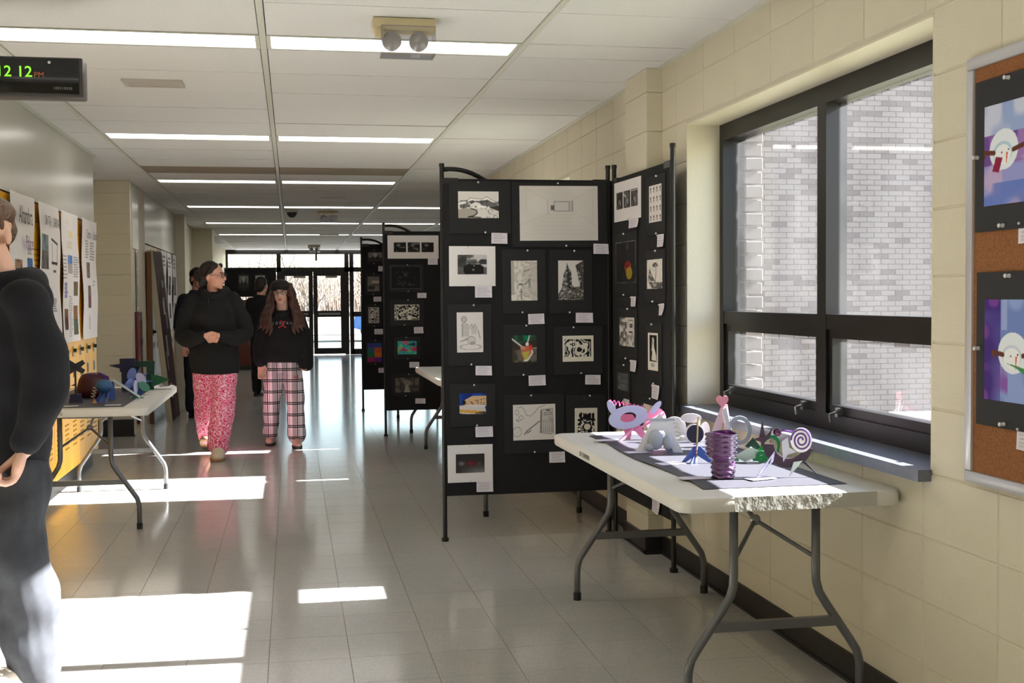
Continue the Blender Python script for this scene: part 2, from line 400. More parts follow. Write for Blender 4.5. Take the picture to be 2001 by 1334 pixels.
# windows: dark frame, four panes, stone sill
M_frame = mat('dark_bronze_frame', (26, 24, 24), .35, metal=.3)
M_sill = mat('slate_sill', (104, 108, 122), .28, noise=(30, .5, (84, 88, 100)), spec=.6)
M_steel = mat('brushed_steel', (150, 150, 150), .3, metal=.9)
M_reveal = mat('cream_reveal_paint', (218, 210, 188), .45, bump=(80, .15))
G_dust = glass_mat('dusty_window_glass', .007)
M_jb = mat('jamb_brick', (100, 93, 93), .85, rand=.08)
def window(n, a, b):
    q = struct(link('window_%d' % n, None, None, (WXF, a, WZ0)), 'black framed window with two tall and two low panes' if b-a > 2 else 'narrow black framed window with one tall and one low pane', 'window')
    Lw = b-a; Hw = WZ1-WZ0; mid = Lw*.495; rz = .41; D = .09
    fr = MB()
    st = .052; fr.box(0, 0, 0, D, st, Hw); fr.box(0, Lw-st, 0, D, Lw, Hw); fr.box(0, st, 0, D, Lw-st, .07); fr.box(0, st, Hw-.085, D, Lw-st, Hw)
    cols = ((st, mid-.04), (mid+.04, Lw-st)) if Lw > 2 else ((st, Lw-st),)
    if Lw > 2: fr.box(0, mid-.04, .07, D, mid+.04, Hw-.085)
    for y0, y1 in cols: fr.box(.002, y0, rz-.005, D-.002, y1, rz+.055)
    fr.build('window_frame', M_frame, q)
    for y0, y1 in cols:
        MB().box(.055, y0, rz+.055, .061, y1, Hw-.085).build('pane', G_dust, q)
        sh = MB(); s = .035
        sh.box(.012, y0, .07, .075, y0+s, rz-.005); sh.box(.012, y1-s, .07, .075, y1, rz-.005)
        sh.box(.012, y0+s, .07, .075, y1-s, .07+s); sh.box(.012, y0+s, rz-.005-s, .075, y1-s, rz-.005)
        so = sh.build('sash', M_frame, q)
        MB().box(.045, y0+s, .07+s, .051, y1-s, rz-.005-s).build('pane', G_dust, so)
        for hy in (y0+.12, y1-.12):
            h = MB(); h.box(-.012, hy-.012, .065, .012, hy+.012, .1); h.tube([(-.012, hy, .085), (-.035, hy+.01, .075), (-.03, hy+.012, .045)], .006, 8)
            h.build('latch', M_steel, so)
    sill = MB().add([(1.885-WXF,-.02+.02,-.035),(.02,0,-.035),(.02,Lw,-.035),(1.885-WXF,Lw,-.035),(1.885-WXF,0,.002),(.02,0,.002),(.02,Lw,.002),(1.885-WXF,Lw,.002)],
        [(0,3,2,1),(4,5,6,7),(0,1,5,4),(1,2,6,5),(2,3,7,6),(3,0,4,7)]).build('window_sill', M_sill, q)
    rv = MB(); x0, x1 = XR-WXF, .0
    rv.box(x0, -.004, 0, .1, .004, Hw); rv.box(x0, Lw-.004, 0, .1, Lw+.004, Hw); rv.box(x0, 0, Hw-.004, .1, Lw, Hw+.004)
    rv.build('reveal', M_reveal, q)
    # outer brick jamb at the far side
    if n in (2,):
        for i in range(20):
            z = i*.068
            d = .012 if i % 2 else 0
            bevel_box(.10, Lw-.085-d, z+.004, .19, Lw+.02, z+.062, .003, M_jb, 'jamb_brick', q, 1)
for i, (a, b) in enumerate(WINS): window(i+1, a, b)

# left wall: bulkhead above lockers, alcove, pilaster, second bulkhead
ZL = 2.0
struct(MB().box(XL-.5, YN, ZL, XL, 10.28, ZC+.03).build('wall_left_bulkhead', M_bulk), 'glossy grey-green bulkhead above the yellow lockers', 'wall')
struct(MB().box(XL-.52, YN, 0, XL-.42, 12.4, ZC+.03).box(XL-.42, YN, 0, XL, 5.45, ZL).build('wall_left', M_cream), 'cream wall behind the lockers', 'wall')
pl = struct(MB().box(-2.1, 12.4, 0, -1.585, 13.6, ZC+.03).build('wall_left_pilaster', M_mortar), 'cream block pier standing out beside the lockers', 'wall')
for iz in range(13):
    z0 = iz*CH; z1 = min(z0+CH, ZC)
    if z1-z0 < .02: continue
    bevel_box(-2.06, 12.393, z0+.0015, -1.583, 12.402, z1-.0015, .0012, M_block, 'block', pl, 1)
M_white = mat('white_enamel', (225, 224, 222), .4)
struct(MB().box(XL-.5, 13.6, ZL, -1.585, 17.1, ZC+.03).build('wall_left_bulkhead', M_bulk), 'glossy grey bulkhead above the brown lockers', 'wall')
MB().box(-1.587, 12.52, 1.9, -1.578, 13.0, ZC).build('metal_panel', M_bulk, pl)
struct(MB().box(XL-.5, 13.6, 0, XL-.35, 17.1, ZL).build('wall_left', M_cream), 'cream wall behind the brown lockers', 'wall')
struct(MB().box(XL-.5, 17.1, 0, -1.62, 20.5, ZC+.03).box(-2.1, 17.1, 0, -1.46, 17.5, ZC+.03).box(-2.1, 20.5, 0, -1.30, 21.0, ZC+.03).box(-2.1, 21.0, 0, -1.55, YE, ZC+.03).build('wall_left_far', M_cream), 'cream wall with piers towards the exit doors', 'wall')
skirt('baseboard_left', [(-1.62, 17.52), (-1.62, 20.5)], lab='black base along the far cream wall')
skirt('baseboard_left', [(-2.1, 12.386), (-1.59, 12.386)], h=.17, lab='black base of the cream pier')
struct(MB().box(XL-.5, YN-.15, -.1, 2.24, YN, ZC+.1).build('wall_back', M_cream), 'cream end wall of the corridor', 'wall')
# lobby: side wall and the outer brick face of the wing
struct(MB().box(XE, YW, 0, XE+.2, YE, ZC+.12).build('wall_lobby', M_cream), 'cream side wall of the lobby', 'wall')
struct(MB().box(xs0, YW, 0, XE, YW+.12, ZC+.12).build('wall_lobby_return', M_cream), 'cream return wall of the lobby', 'wall')
struct(MB().box(XL-.6, YN-.3, ZC+.121, xs1+.1, YW, ZC+.5).box(XL-.6, YW, ZC+.121, XE+.3, YE+.3, ZC+.5).build('roof', M_plenum), 'flat roof over the corridor', 'roof')
struct(MB().box(xs1, YW, -.2, XE+8, YW+.1, 6.5).build('wall_brick_wing', mat('brick_mortar', (96, 91, 92), .9)), 'pale brick wing seen through the windows', 'wall')
# bricks of the wing: the ones in the middle of the view singly, the rest joined
M_brick = mat('pale_brick', (92, 86, 88), .9, noise=(6, .3, (85, 79, 81)), rand=.05)
M_brickd = mat('dark_brick', (62, 54, 57), .9, rand=.12)
wing = bpy.data.objects['wall_brick_wing']
bl, bh = .2, .0677
bme = {m.name: MB().box(-bl/2+.005, -.012, .005, bl/2-.005, .004, bh-.005).mesh('brick', m) for m in (M_brick, M_brickd)}
fields = {M_brick.name: MB(), M_brickd.name: MB()}
nz = np.random.default_rng(3); cl = nz.random((40, 20))
singles = []
for r in range(-3, 78):
    for c_ in range(0, 30):
        x = 4.2 + c_*bl + (bl/2 if r % 2 else 0); z = r*bh
        dark = nz.random() < (.07 + .75*max(0, cl[(r//5) % 40, (c_//3) % 20]-.5))
        m = M_brickd if dark else M_brick
        if 5.9 <= x <= 7.5 and 1.1 <= z <= 3.55 and len(singles) < 300: singles.append((m, x, z))
        else: fields[m.name].box(x-bl/2+.005, YW-.012, z+.005, x+bl/2-.005, YW+.004, z+bh-.005)
for m, x, z in singles: link('brick', bme[m.name], wing, (x, YW, z))
for m in (M_brick, M_brickd):
    fields[m.name].build('brick_field', m, wing)['kind'] = 'stuff'

# exit wall: bronze frame, transoms, a pair of glazed doors, side lights
G_clear = glass_mat('clear_door_glass', .0)
ex = struct(MB().box(XL-.5, YE-.04, 2.46, XE, YE+.12, ZC+.1).box(XL-.5, YE-.04, 0, XL+.1, YE+.12, 2.46).build('wall_exit', M_frame), 'dark bronze storefront frame at the corridor end', 'wall')
V = [XL+.1, -.30, 1.33, 1.45, 2.35, 3.3, 4.3, XE]
fr = MB()
for x in V[1:-1]: fr.box(x-.05, YE-.03, 0, x+.05, YE+.07, 2.46)
fr.box(XL+.1, YE-.03, 2.03, XE, YE+.07, 2.14); fr.box(XL+.1, YE-.03, 0, -.3, YE+.07, .12); fr.box(1.45, YE-.03, 0, XE, YE+.07, .14)
fr.box(1.45, YE-.03, .93, XE, YE+.07, 1.05); fr.box(XL+.1, YE-.03, .93, -.3, YE+.07, 1.05)
fr.build('storefront_frame', M_frame, ex)
for a, b in zip(V[:-1], V[1:]):
    if b-a < .2: continue
    MB().box(a+.05, YE+.01, 2.14, b-.05, YE+.016, 2.46).build('pane', G_clear, ex)
    if not (-.31 < a < 1.3):
        MB().box(a+.05, YE+.01, .13, b-.05, YE+.016, .93).build('pane', G_clear, ex); MB().box(a+.05, YE+.01, 1.05, b-.05, YE+.016, 2.03).build('pane', G_clear, ex)
for n, (a, b, s) in enumerate(((-.25, .51, 1), (.52, 1.28, -1))):
    d = struct(link('door_%d' % (n+1), None, None, (a, YE, 0)), 'glazed dark bronze exit door with a middle rail, hinged on the %s' % ('window-wall side' if s < 0 else 'locker side'), 'door'); W = b-a
    f = MB(); f.box(0,-.02,.02,.1,.03,2.03); f.box(W-.1,-.02,.02,W,.03,2.03); f.box(.1,-.02,.02,W-.1,.03,.17); f.box(.1,-.02,.93,W-.1,.03,1.08); f.box(.1,-.02,1.93,W-.1,.03,2.03)
    f.build('door_frame', M_frame, d)
    MB().box(.1,.003,.17,W-.1,.009,.93).build('pane', G_clear, d); MB().box(.1,.003,1.08,W-.1,.009,1.93).build('pane', G_clear, d)
    MB().box(.12,-.07,.98,W-.12,-.03,1.03).build('push_bar', M_steel, d)
    MB().box(.3,-.07,1.88,.58,-.02,1.93).build('door_closer', M_steel, d)

# ------------------------------------------------------------------ outdoors
M_grass = mat('dry_lawn', (108, 107, 86), .95, noise=(.8, .6, (94, 97, 74)))
M_road = mat('asphalt', (120, 120, 122), .9, noise=(2, .4, (104, 104, 106)))
M_walk = mat('concrete_walk', (168, 164, 158), .9, noise=(1.5, .3, (156, 152, 146)))
g = MB().box(-80, YN-20, -.5, 90, 140, -.16).build('lawn', M_grass); struct(g, 'dry yellow-green lawn outside', 'ground')
struct(MB().box(-12, YE+.13, -.16, 16, YE+5.5, -.03).build('path', M_walk), 'pale concrete apron outside the exit doors', 'path')
struct(MB().box(-60, 50, -.16, 70, 60, -.13).build('road', M_road), 'grey asphalt road beyond the lawn', 'road')
M_bark = mat('grey_bark', (126, 114, 102), .95, noise=(6, .5, (92, 82, 74)))
def tree(x, y, h, seed, label):
    r = random.Random(seed); b = MB()
    def grow(p, d, L, rad, lev):
        pts = [p]; q = p.copy(); dd = d.copy()
        for i in range(3):
            dd = (dd + Vector((r.uniform(-.18,.18), r.uniform(-.18,.18), r.uniform(-.04,.12)))).normalized(); q = q + dd*L/3; pts.append(q.copy())
        b.tube(pts, [rad, rad*.88, rad*.76, rad*.62], 6 if lev < 2 else 3, caps=False)
        if lev >= 5: return
        for i in range(3 if lev < 4 else 2):
            a = r.uniform(0, 2*PI); tl = r.uniform(.3, .75); nd = (dd + Vector((math.cos(a)*tl, math.sin(a)*tl*.6, r.uniform(-.1,.2)))).normalized()
            grow(pts[r.choice((1,2,3,3))], nd, L*r.uniform(.6,.8), rad*.6, lev+1)
    t = thing('bare_tree', label, 'tree', (x, y, -.17), 0, 'bare trees beyond the lawn')
    grow(Vector((0,0,0)), Vector((r.uniform(-.06,.06),0,1)), h*.24, h*.014, 0)
    b.build('branches', M_bark, t, True)
for i in range(18):
    tree(-7 + 6.2*(i % 3) + 2.1*((i//3) % 2) + random.uniform(-.3,.3), 63 + 6.0*(i//3), random.uniform(6.0, 7.5), i, 'leafless grey tree in the wood across the road')
for i, (x, y) in enumerate(((-4.2, 46.4), (-.3, 47.4))): tree(x, y, 6.5, 60+i, ('leafless young tree on the lawn near the locker side', 'leafless tree on the lawn straight outside the doors')[i])
b = MB(); r_ = random.Random(5)                                   # brush too fine to count
for i in range(1700):
    x, y = r_.uniform(-16, 20), r_.uniform(100, 128); hh = r_.uniform(1.5, 6); lx = r_.uniform(-.9,.9); b.tube([(x,y,-.2),(x+lx*.3,y,hh*.5),(x+lx,y+r_.uniform(-.5,.5),hh)], [.06,.045,.015], 3, caps=False)
o = tag(b.build('brushwood', mat('brush_bark', (140,122,108), .95), None), 'tangle of bare brushwood behind the leafless trees', 'brushwood'); o['kind'] = 'stuff'
# parked pickup
M_blue = mat('blue_car_paint', (70, 110, 170), .25, metal=.3, coat=.5); M_tyre = mat('tyre', (24,24,26), .8); M_rim = mat('wheel_rim', (180,182,186), .3, metal=.7)
M_cglass = mat('car_glass', (40,50,60), .08)
def prof(pts): return [(x, z) for x, z in pts]
car = thing('pickup_truck', 'blue pickup truck parked outside the exit doors', 'car', (4.3, 43.0, -.16), 0)
body = MB().prism([(-2.2,.5),(-1.9,.42),(2.5,.42),(2.6,.62),(2.6,1.0),(.95,1.05),(.85,1.1),(.6,1.62),(-.55,1.66),(-1.1,1.1),(-2.1,.98)], 1.85); body.build('body', M_blue, car)
MB().prism([(-1.0,1.1),(-.5,1.58),(.52,1.55),(.74,1.1)], 1.87).build('side_window', M_cglass, car)
for wx in (-1.45, 1.75):
    for wy in (-.86, .86):
        o = MB().tube([(wx, wy-.11, .38), (wx, wy+.11, .38)], .38, 20).build('wheel', M_tyre, car); MB().tube([(wx, wy-.118, .38), (wx, wy+.118, .38)], .23, 16).build('rim', M_rim, o)

# ------------------------------------------------------------------ ceiling fittings
def em(name, col, s):
    if name in MATS: return MATS[name]
    m = mat(name, col, .4); b = m.node_tree.nodes['Principled BSDF']; b.inputs['Emission Color'].default_value = lin(col); b.inputs['Emission Strength'].default_value = s; return m
M_diff = em('lamp_diffuser', (255, 250, 244), 4.2)
def lamp(a, b, y0, y1, k, ci):
    side = {1:' on the locker side', 2:' in the middle bay'}.get(ci, ' in the lobby bays')
    row = {0:'recessed fluorescent ceiling lamp beside the nearest emergency light', 1:'recessed fluorescent ceiling lamp before the taupe panels', 2:'recessed fluorescent ceiling lamp just past the taupe panels', 3:'recessed fluorescent ceiling lamp next to the dome camera'}.get(k, 'recessed fluorescent ceiling lamp towards the exit doors' if k > 0 else 'recessed fluorescent ceiling lamp behind the nearest lamps')
    lab = row + side
    t = thing('ceiling_lamp', lab, 'ceiling lamp', ((a+b)/2, (y0+y1)/2, ZC), 0, 'recessed fluorescent ceiling lamps')
    L, Wd = (b-a)/2-.016, (y1-y0)/2-.004
    f = MB(); f.box(-L,-Wd,0,L,-Wd+.018,.02); f.box(-L,Wd-.018,0,L,Wd,.02); f.box(-L,-Wd+.018,0,-L+.02,Wd-.018,.02); f.box(L-.02,-Wd+.018,0,L,Wd-.018,.02); f.box(-L,-Wd,.02,L,Wd,.028)
    f.build('lamp_frame', M_rail, t)
    MB().box(-L+.02,-Wd+.018,.006,L-.02,Wd-.018,.012).build('lens', M_diff, t)
for q in lamp_spots: lamp(*q)
M_beige = mat('beige_plastic', (214, 200, 160), .45); M_clearp = glass_mat('clear_plastic', .02, (.93, .93, .95)); M_bulb = mat('lamp_reflector', (206, 202, 192), .25, metal=.25)
def emergency(x, y, label):
    t = thing('emergency_light', label, 'emergency light', (x, y, ZC), 0, 'twin emergency lights')
    bevel_box(-.135,-.05,-.055,.135,.05,0,.006,M_beige,'housing',t)
    MB().box(-.125,-.056,-.085,-.09,-.03,-.05).build('test_switch', M_beige, t)
    for sx in (-.055, .06):
        h = MB().tube([(sx,-.05,-.10),(sx,-.03,-.10),(sx,.0,-.09)], [.042,.04,.012], 18).build('lamp_head', M_bulb, t, True)
        MB().tube([(sx,-.053,-.10),(sx,-.049,-.10)], .037, 18).build('lens', M_clearp, h)
        MB().tube([(sx,-.01,-.09),(sx,-.0,-.05)], .012, 8).build('neck', M_beige, h)
    c = MB(); c.box(-.1,-.072,-.155,.13,-.069,-.04); c.box(-.1,.05,-.155,.13,.053,-.04); c.box(-.1,-.069,-.155,-.097,.05,-.04); c.box(.127,-.069,-.155,.13,.05,-.04); c.box(-.1,-.072,-.158,.13,.053,-.155)
    c = c.build('clear_cover', M_clearp, t); MB().tube([(-.1,-.072,-.04),(-.1,-.072,-.157),(.13,-.072,-.157),(.13,-.072,-.04),(-.1,-.072,-.04)], .0022, 6).build('cover_rim', mat('cover_rim',(150,136,132),.3), c)
emergency(.49, 5.14, 'beige twin-lamp emergency light with clear cover under the nearest lamps')
emergency(.5, 16.4, 'beige twin-lamp emergency light beside the black ceiling camera')
emergency(.5, 26.6, 'beige twin-lamp emergency light above the hanging exit sign')
M_blk = mat('black_plastic', (18,18,19), .35); M_grille = mat('white_grille', (186,180,172), .5)
t = thing('exit_sign', 'black exit sign hanging from the ceiling before the doors', 'sign', (.55, 26.9, ZC)); MB().box(-.02,-.15,-.34,.02,.15,-.12).build('sign_box', M_blk, t); MB().box(-.008,-.008,-.12,.008,.008,0).build('stem', M_blk, t)
t = thing('security_camera', 'black dome camera on the ceiling', 'camera', (.02, 16.2, ZC)); MB().tube([(0,0,0),(0,0,-.03)], .085, 20).build('mount', M_grille, t); MB().ell((0,0,-.035),(.07,.07,.07)).build('dome', M_blk, t, True)
def vent(x, y, sx, sy, label):
    t = thing('ceiling_vent', label, 'vent', (x, y, ZC)); f = MB(); a, b = sx/2, sy/2
    f.box(-a,-b,-.012,a,-b+.025,0); f.box(-a,b-.025,-.012,a,b,0); f.box(-a,-b+.025,-.012,-a+.025,b-.025,0); f.box(a-.025,-b+.025,-.012,a,b-.025,0); f.build('vent_frame', M_grille, t)
    for i in range(5):
        yy = -b+.04+(sy-.08)*i/4; MB().box(-a+.025,yy-.012,-.01,a-.025,yy+.012,-.006).build('slat', M_grille, t)
vent(-.73, 6.80, .32, .2, 'small white ceiling vent near the clock'); vent(.5, 14.3, .3, .25, 'small white ceiling vent before the lobby'); vent(.7, 22.3, .35, .25, 'small white ceiling vent over the lobby')

# wall clock on a bracket, green digits
M_led = em('green_led', (120, 255, 40), 1.3); M_led2 = em('amber_led', (150, 80, 40), .35); M_cface = mat('clock_face', (10,10,11), .12); M_ccase = mat('clock_case', (62,58,56), .4)
t = thing('digital_clock', 'black digital wall clock reading 12 12 PM in green', 'clock', (-1.2, 5.0, 2.17))
bevel_box(-.40,-.05,0,.40,.05,.158,.008,M_ccase,'case',t)
bevel_box(-.385,-.056,.012,.385,-.048,.15,.002,M_cface,'face',t)
for tx, ts in ((.105,'12'),(.182,'12')): text_mesh(ts, .060, M_led, front((tx,-.058,.095)) @ TXT, 'digits', t)
text_mesh('PM', .030, M_led2, front((.236,-.058,.085)) @ TXT, 'digits', t)
MB().ell((.275,-.058,.135),(.006,.004,.006),10,6).build('sensor', M_white, t)
for i in range(9): MB().box(.29+i*.008,-.0575,.03,.295+i*.008,-.056,.04).build('maker_mark', mat('dim_grey_ink', (90,90,92), .6), t)
MB().box(-.40,-.02,.158,.0,.02,.19).box(-.42,-.06,.0,-.40,.06,.19).build('bracket', M_ccase, t)

# ------------------------------------------------------------------ lockers
M_yel = mat('yellow_enamel', (234, 174, 10), .28, noise=(4,.3,(224,160,8)), spec=.6); M_ylw = mat('dark_slot', (168,116,10), .6)
M_gold_shade = mat('shaded_golden_enamel', (142, 96, 44), .35)  # golden locker paint with shadow mixed into the colour, hence brown
def locker(m, slot, label, group):
    t = thing('locker', label, 'locker', (0,0,0), 0, group); W = .3048; H = 1.99
    MB().box(-.38,-W/2+.001,.12,-.012,W/2-.001,H).build('body', m, t)
    d = bevel_box(-.012,-W/2+.006,.14,.006,W/2-.006,H-.12,.003,m,'door',t,1)
    MB().box(-.012,-W/2+.003,H-.115,.004,W/2-.003,H).build('top_panel', m, t)
    for z0 in (1.52, .3):
        for i in range(6):
            z = z0 + i*.034; MB().box(.004,-.075,z,.0075,.075,z+.012).build('vent_slot', slot, d)
    MB().box(.006,-.03,.955,.012,.02,1.03).build('latch_plate', M_steel, d)
    MB().tube([(.012,-.005,1.0),(.03,-.005,1.0),(.034,-.005,1.0)], [.014,.016,.012], 12).build('lock_knob', M_blk, d)
    MB().box(.006,-.022,.80,.011,.022,.88).build('handle_pocket', M_steel, d)
    MB().box(.0105,-.013,.81,.0125,.013,.87).build('handle', M_blk, d)
    return t
lk = locker(M_yel, M_ylw, 'tall yellow metal locker in the row along the left wall', 'yellow lockers')
for i in range(15):
    o = lk if i == 0 else copy_tree(lk); o.location = (XL-.006, 10.28-.153-i*.3048, 0); yl = o.location.y
    o['label'] = ('tall yellow metal locker behind the Chartres poster' if yl > 9.45 else 'tall yellow metal locker behind the poster with the blue-sky photo' if yl > 8.68 else 'tall yellow metal locker behind the Santa Sabina poster' if yl > 7.9 else 'tall yellow metal locker behind the Alhambra poster' if yl > 7.1 else 'tall yellow metal locker with no poster, before the Alhambra poster')
lk2 = locker(M_gold_shade, M_ylw, 'tall shade-browned golden metal locker beyond the cream pier', 'brown lockers')
for i in range(11):
    o = lk2 if i == 0 else copy_tree(lk2); o.location = (-1.60, 13.78+i*.3048, 0)
    o['label'] = 'tall shade-browned golden metal locker behind the leaning maroon display board' if i < 4 else 'tall shade-browned golden metal locker hung with white posters past the maroon board'
struct(MB().box(XL-.4, 5.45, 0, XL-.05, 10.28, .12).build('trim_1', M_base), 'dark recessed plinth under the yellow lockers', 'trim')
struct(MB().box(XL-.4, 13.62, 0, XL-.05, 17.0, .12).build('trim_2', M_base), 'dark recessed plinth under the brown lockers', 'trim')
# maroon panel, ring pull, taped paper strip on the pier; black knob on the alcove door
M_maroon = mat('maroon_paint', (96, 22, 30), .3)
t = thing('hose_cabinet', 'narrow maroon metal cabinet with a ring pull on the pier', 'cabinet', (-1.583, 12.78, .0)); bevel_box(-.002,-.16,.1,.035,.16,1.25,.006,M_maroon,'door',t); 
MB().tube([(.045+.0*math.cos(a),.05+.04*math.sin(a),.95+.04*math.cos(a)) for a in np.linspace(0,2*PI,17)], .005, 6).build('ring_pull', M_steel, t); MB().box(0,-.12,1.16,.04,.12,1.23).build('name_plate', M_steel, t)
M_paper = mat('white_paper', (228, 226, 226), .8)
cv = Cv(20, 90, (226,224,226)); cv.scrib(.2,.05,.9,.95,30,(90,90,95),.06,3)
o = sheet(cv, .12, .62, 'paper_strip'); tag(o, 'white paper strip with writing above the maroon cabinet', 'paper'); o.location = (-1.574, 12.78, 1.27); o.rotation_euler = (0,0,PI/2)

# ------------------------------------------------------------------ folding tables
M_tabletop = mat('grey_white_plastic', (214, 212, 204), .42, noise=(60,.15,(200,198,190)), bump=(220,.08)); M_leg = mat('grey_leg_enamel', (106, 108, 110), .35, metal=.5); M_rub = mat('rubber_foot', (28,28,30), .7)
def rrect(hx, hy, r, n=6):
    out = []
    for cx, cy, a0 in ((hx-r,hy-r,0),(-hx+r,hy-r,PI/2),(-hx+r,-hy+r,PI),(hx-r,-hy+r,1.5*PI)):
        out += [(cx+r*math.cos(a0+PI/2*i/n), cy+r*math.sin(a0+PI/2*i/n)) for i in range(n+1)]
    return out
def table(x, y, label, writing=None, W=.755, L=1.83, rz=0):
    t = thing('folding_table', label, 'table', (x, y, 0), rz, 'folding tables')
    b = MB(); n = 28; prev = None
    prof_ = [(-.03,.690),(-.004,.692),(0,.70),(0,.728),(-.004,.737),(-.014,.74)]
    vs = []; fs = []
    for d, z in prof_: vs += [(px, py, z) for px, py in rrect(W/2+d, L/2+d, .055+d)]
    for k in range(len(prof_)-1):
        for j in range(n): fs.append((k*n+j, k*n+(j+1)%n, (k+1)*n+(j+1)%n, (k+1)*n+j))
    fs += [tuple(range(n-1,-1,-1)), tuple((len(prof_)-1)*n+j for j in range(n))]
    b.add(vs, fs); o = b.build('tabletop', M_tabletop, t); o.data.polygons.foreach_set('use_smooth', [True]*len(o.data.polygons)); o.data.set_sharp_from_angle(angle=math.radians(40))
    for s in (-1, 1):
        yy = s*(L/2-.155)
        for sx in (-1, 1):
            p = [(.143,.69),(.143,.45),(.145,.42),(.155,.385),(.18,.345),(.262,.225),(.288,.185),(.298,.15),(.30,.12),(.30,.0)]
            lg = MB().tube([(sx*a, yy, z) for a, z in p], .0145, 12).build('leg', M_leg, t, True)
            MB().tube([(sx*.30,yy,.0),(sx*.30,yy,.035)], .0175, 12).build('foot_cap', M_rub, lg)
        MB().box(-.215,yy-.012,.272,.215,yy+.012,.302).build('crossbar', M_leg, t)
        MB().tube([(-.16,yy,.682),(.16,yy,.682)], .011, 8).build('hinge_bar', M_leg, t)
        hb = (0, yy-s*.17, .60)
        for sx in (-1, 1): MB().tube([(sx*.143,yy,.50), hb], .0075, 8).build('brace', M_leg, t)
        MB().tube([hb, (0, yy-s*.42, .685)], .0085, 8).build('brace', M_leg, t); MB().ell(hb, (.02,.016,.02), 10, 8).build('brace_joint', M_steel, t, True)
    if writing:
        M = Matrix.Translation((-W/2-.0015 if writing[1] == 'side' else writing[2], writing[2] if writing[1] == 'side' else -L/2-.0015, .715)) @ (Matrix.Rotation(-PI/2,4,'Z') if writing[1] == 'side' else Matrix.Identity(4)) @ TXT
        text_mesh(writing[0], .028, M_blk, M, 'handwriting', t, .0002)
    return t
T1 = table(1.549, 4.395, 'grey-white folding table under the window, holding the purple cup', ('UK CHAMBIN', 'side', .3))
cvt = MB().box(-.2,-.9165,.693,.28,-.913,.739).build('packing_tape', mat('packing_tape', (176,176,170), .12, metal=.25, bump=(30,.5)), T1)
TL = table(-1.215, 8.09, 'grey-white folding table standing beside the yellow lockers', ('+ G', 'end', -.12))
table(1.475, 8.02, 'grey-white folding table behind the nearest black screen'); table(1.475, 9.89, 'grey-white folding table between the two black screens', L=1.8); table(1.475, 12.72, 'grey-white folding table behind the second black screen')

# ------------------------------------------------------------------ black display screens
M_felt = mat('charcoal_felt', (21,21,23), .95, noise=(300,.5,(31,31,34)), bump=(400,.3)); M_pole = mat('black_pole', (16,16,17), .35)
def screen(name_label, pts, ztop=2.03, zbot=.255):
    """folding screen through the plan points pts: poles at the points, felt boards between"""
    t = thing('display_screen', name_label, 'display screen', (pts[0][0], pts[0][1], 0), 0, 'black folding display screens'); ox, oy = pts[0]
    P = [(x-ox, y-oy) for x, y in pts]
    for (x, y) in P:
        pl_ = MB().tube([(x,y,0),(x,y,2.11)], .0125, 12).build('pole', M_pole, t); MB().tube([(x,y,0),(x,y,.02)], .02, 12).build('foot_cap', M_rub, pl_); MB().tube([(x,y,2.095),(x,y,2.115)], .015, 12).build('pole_cap', M_pole, pl_)
    for (x0,y0), (x1,y1) in zip(P[:-1], P[1:]):
        L = math.hypot(x1-x0, y1-y0); M = Matrix.Translation((x0,y0,0)) @ Matrix.Rotation(math.atan2(y1-y0, x1-x0), 4, 'Z')
        o = bevel_box(.006,-.0125,zbot,L-.006,.0125,ztop,.005,M_felt,'panel',t,2); o.data.transform(M)
        for u in (.0, L-.09): MB().box(u,-.0145,ztop-.03,u+.09,.0145,ztop+.004,M).build('corner_bracket', M_pole, o)
    a = []
    for i in range(9):
        u = i/8; a.append((.01+.28*u, .03+.10*u, 2.085 - .065*u*u + .012*math.sin(u*PI)))
    MB().tube(a, .014, 8).build('strap', M_pole, t, True)
    return t
scA = screen('black folding display screen with drawings behind the sculpture table', [(.83,6.57),(1.785,6.57)])
MB().box(.94,.018,.255,1.0,.026,2.03).build('gap_filler', M_felt, scA)  # added dark strip, hides the bright wall in the gap between screens
sc2 = screen('black display screen along the window wall beside the sculpture table', [(1.813,6.535),(1.843,5.575)])
for ch in [c_ for c_ in sc2.children if c_.name.startswith('strap')]: bpy.data.objects.remove(ch)
screen('second black folding display screen, with the three-photo white mat', [(.9,11.74),(1.80,11.74),(1.84,10.83)])
screen('third black folding display screen, farthest down the corridor', [(.84,14.51),(1.75,14.51)])

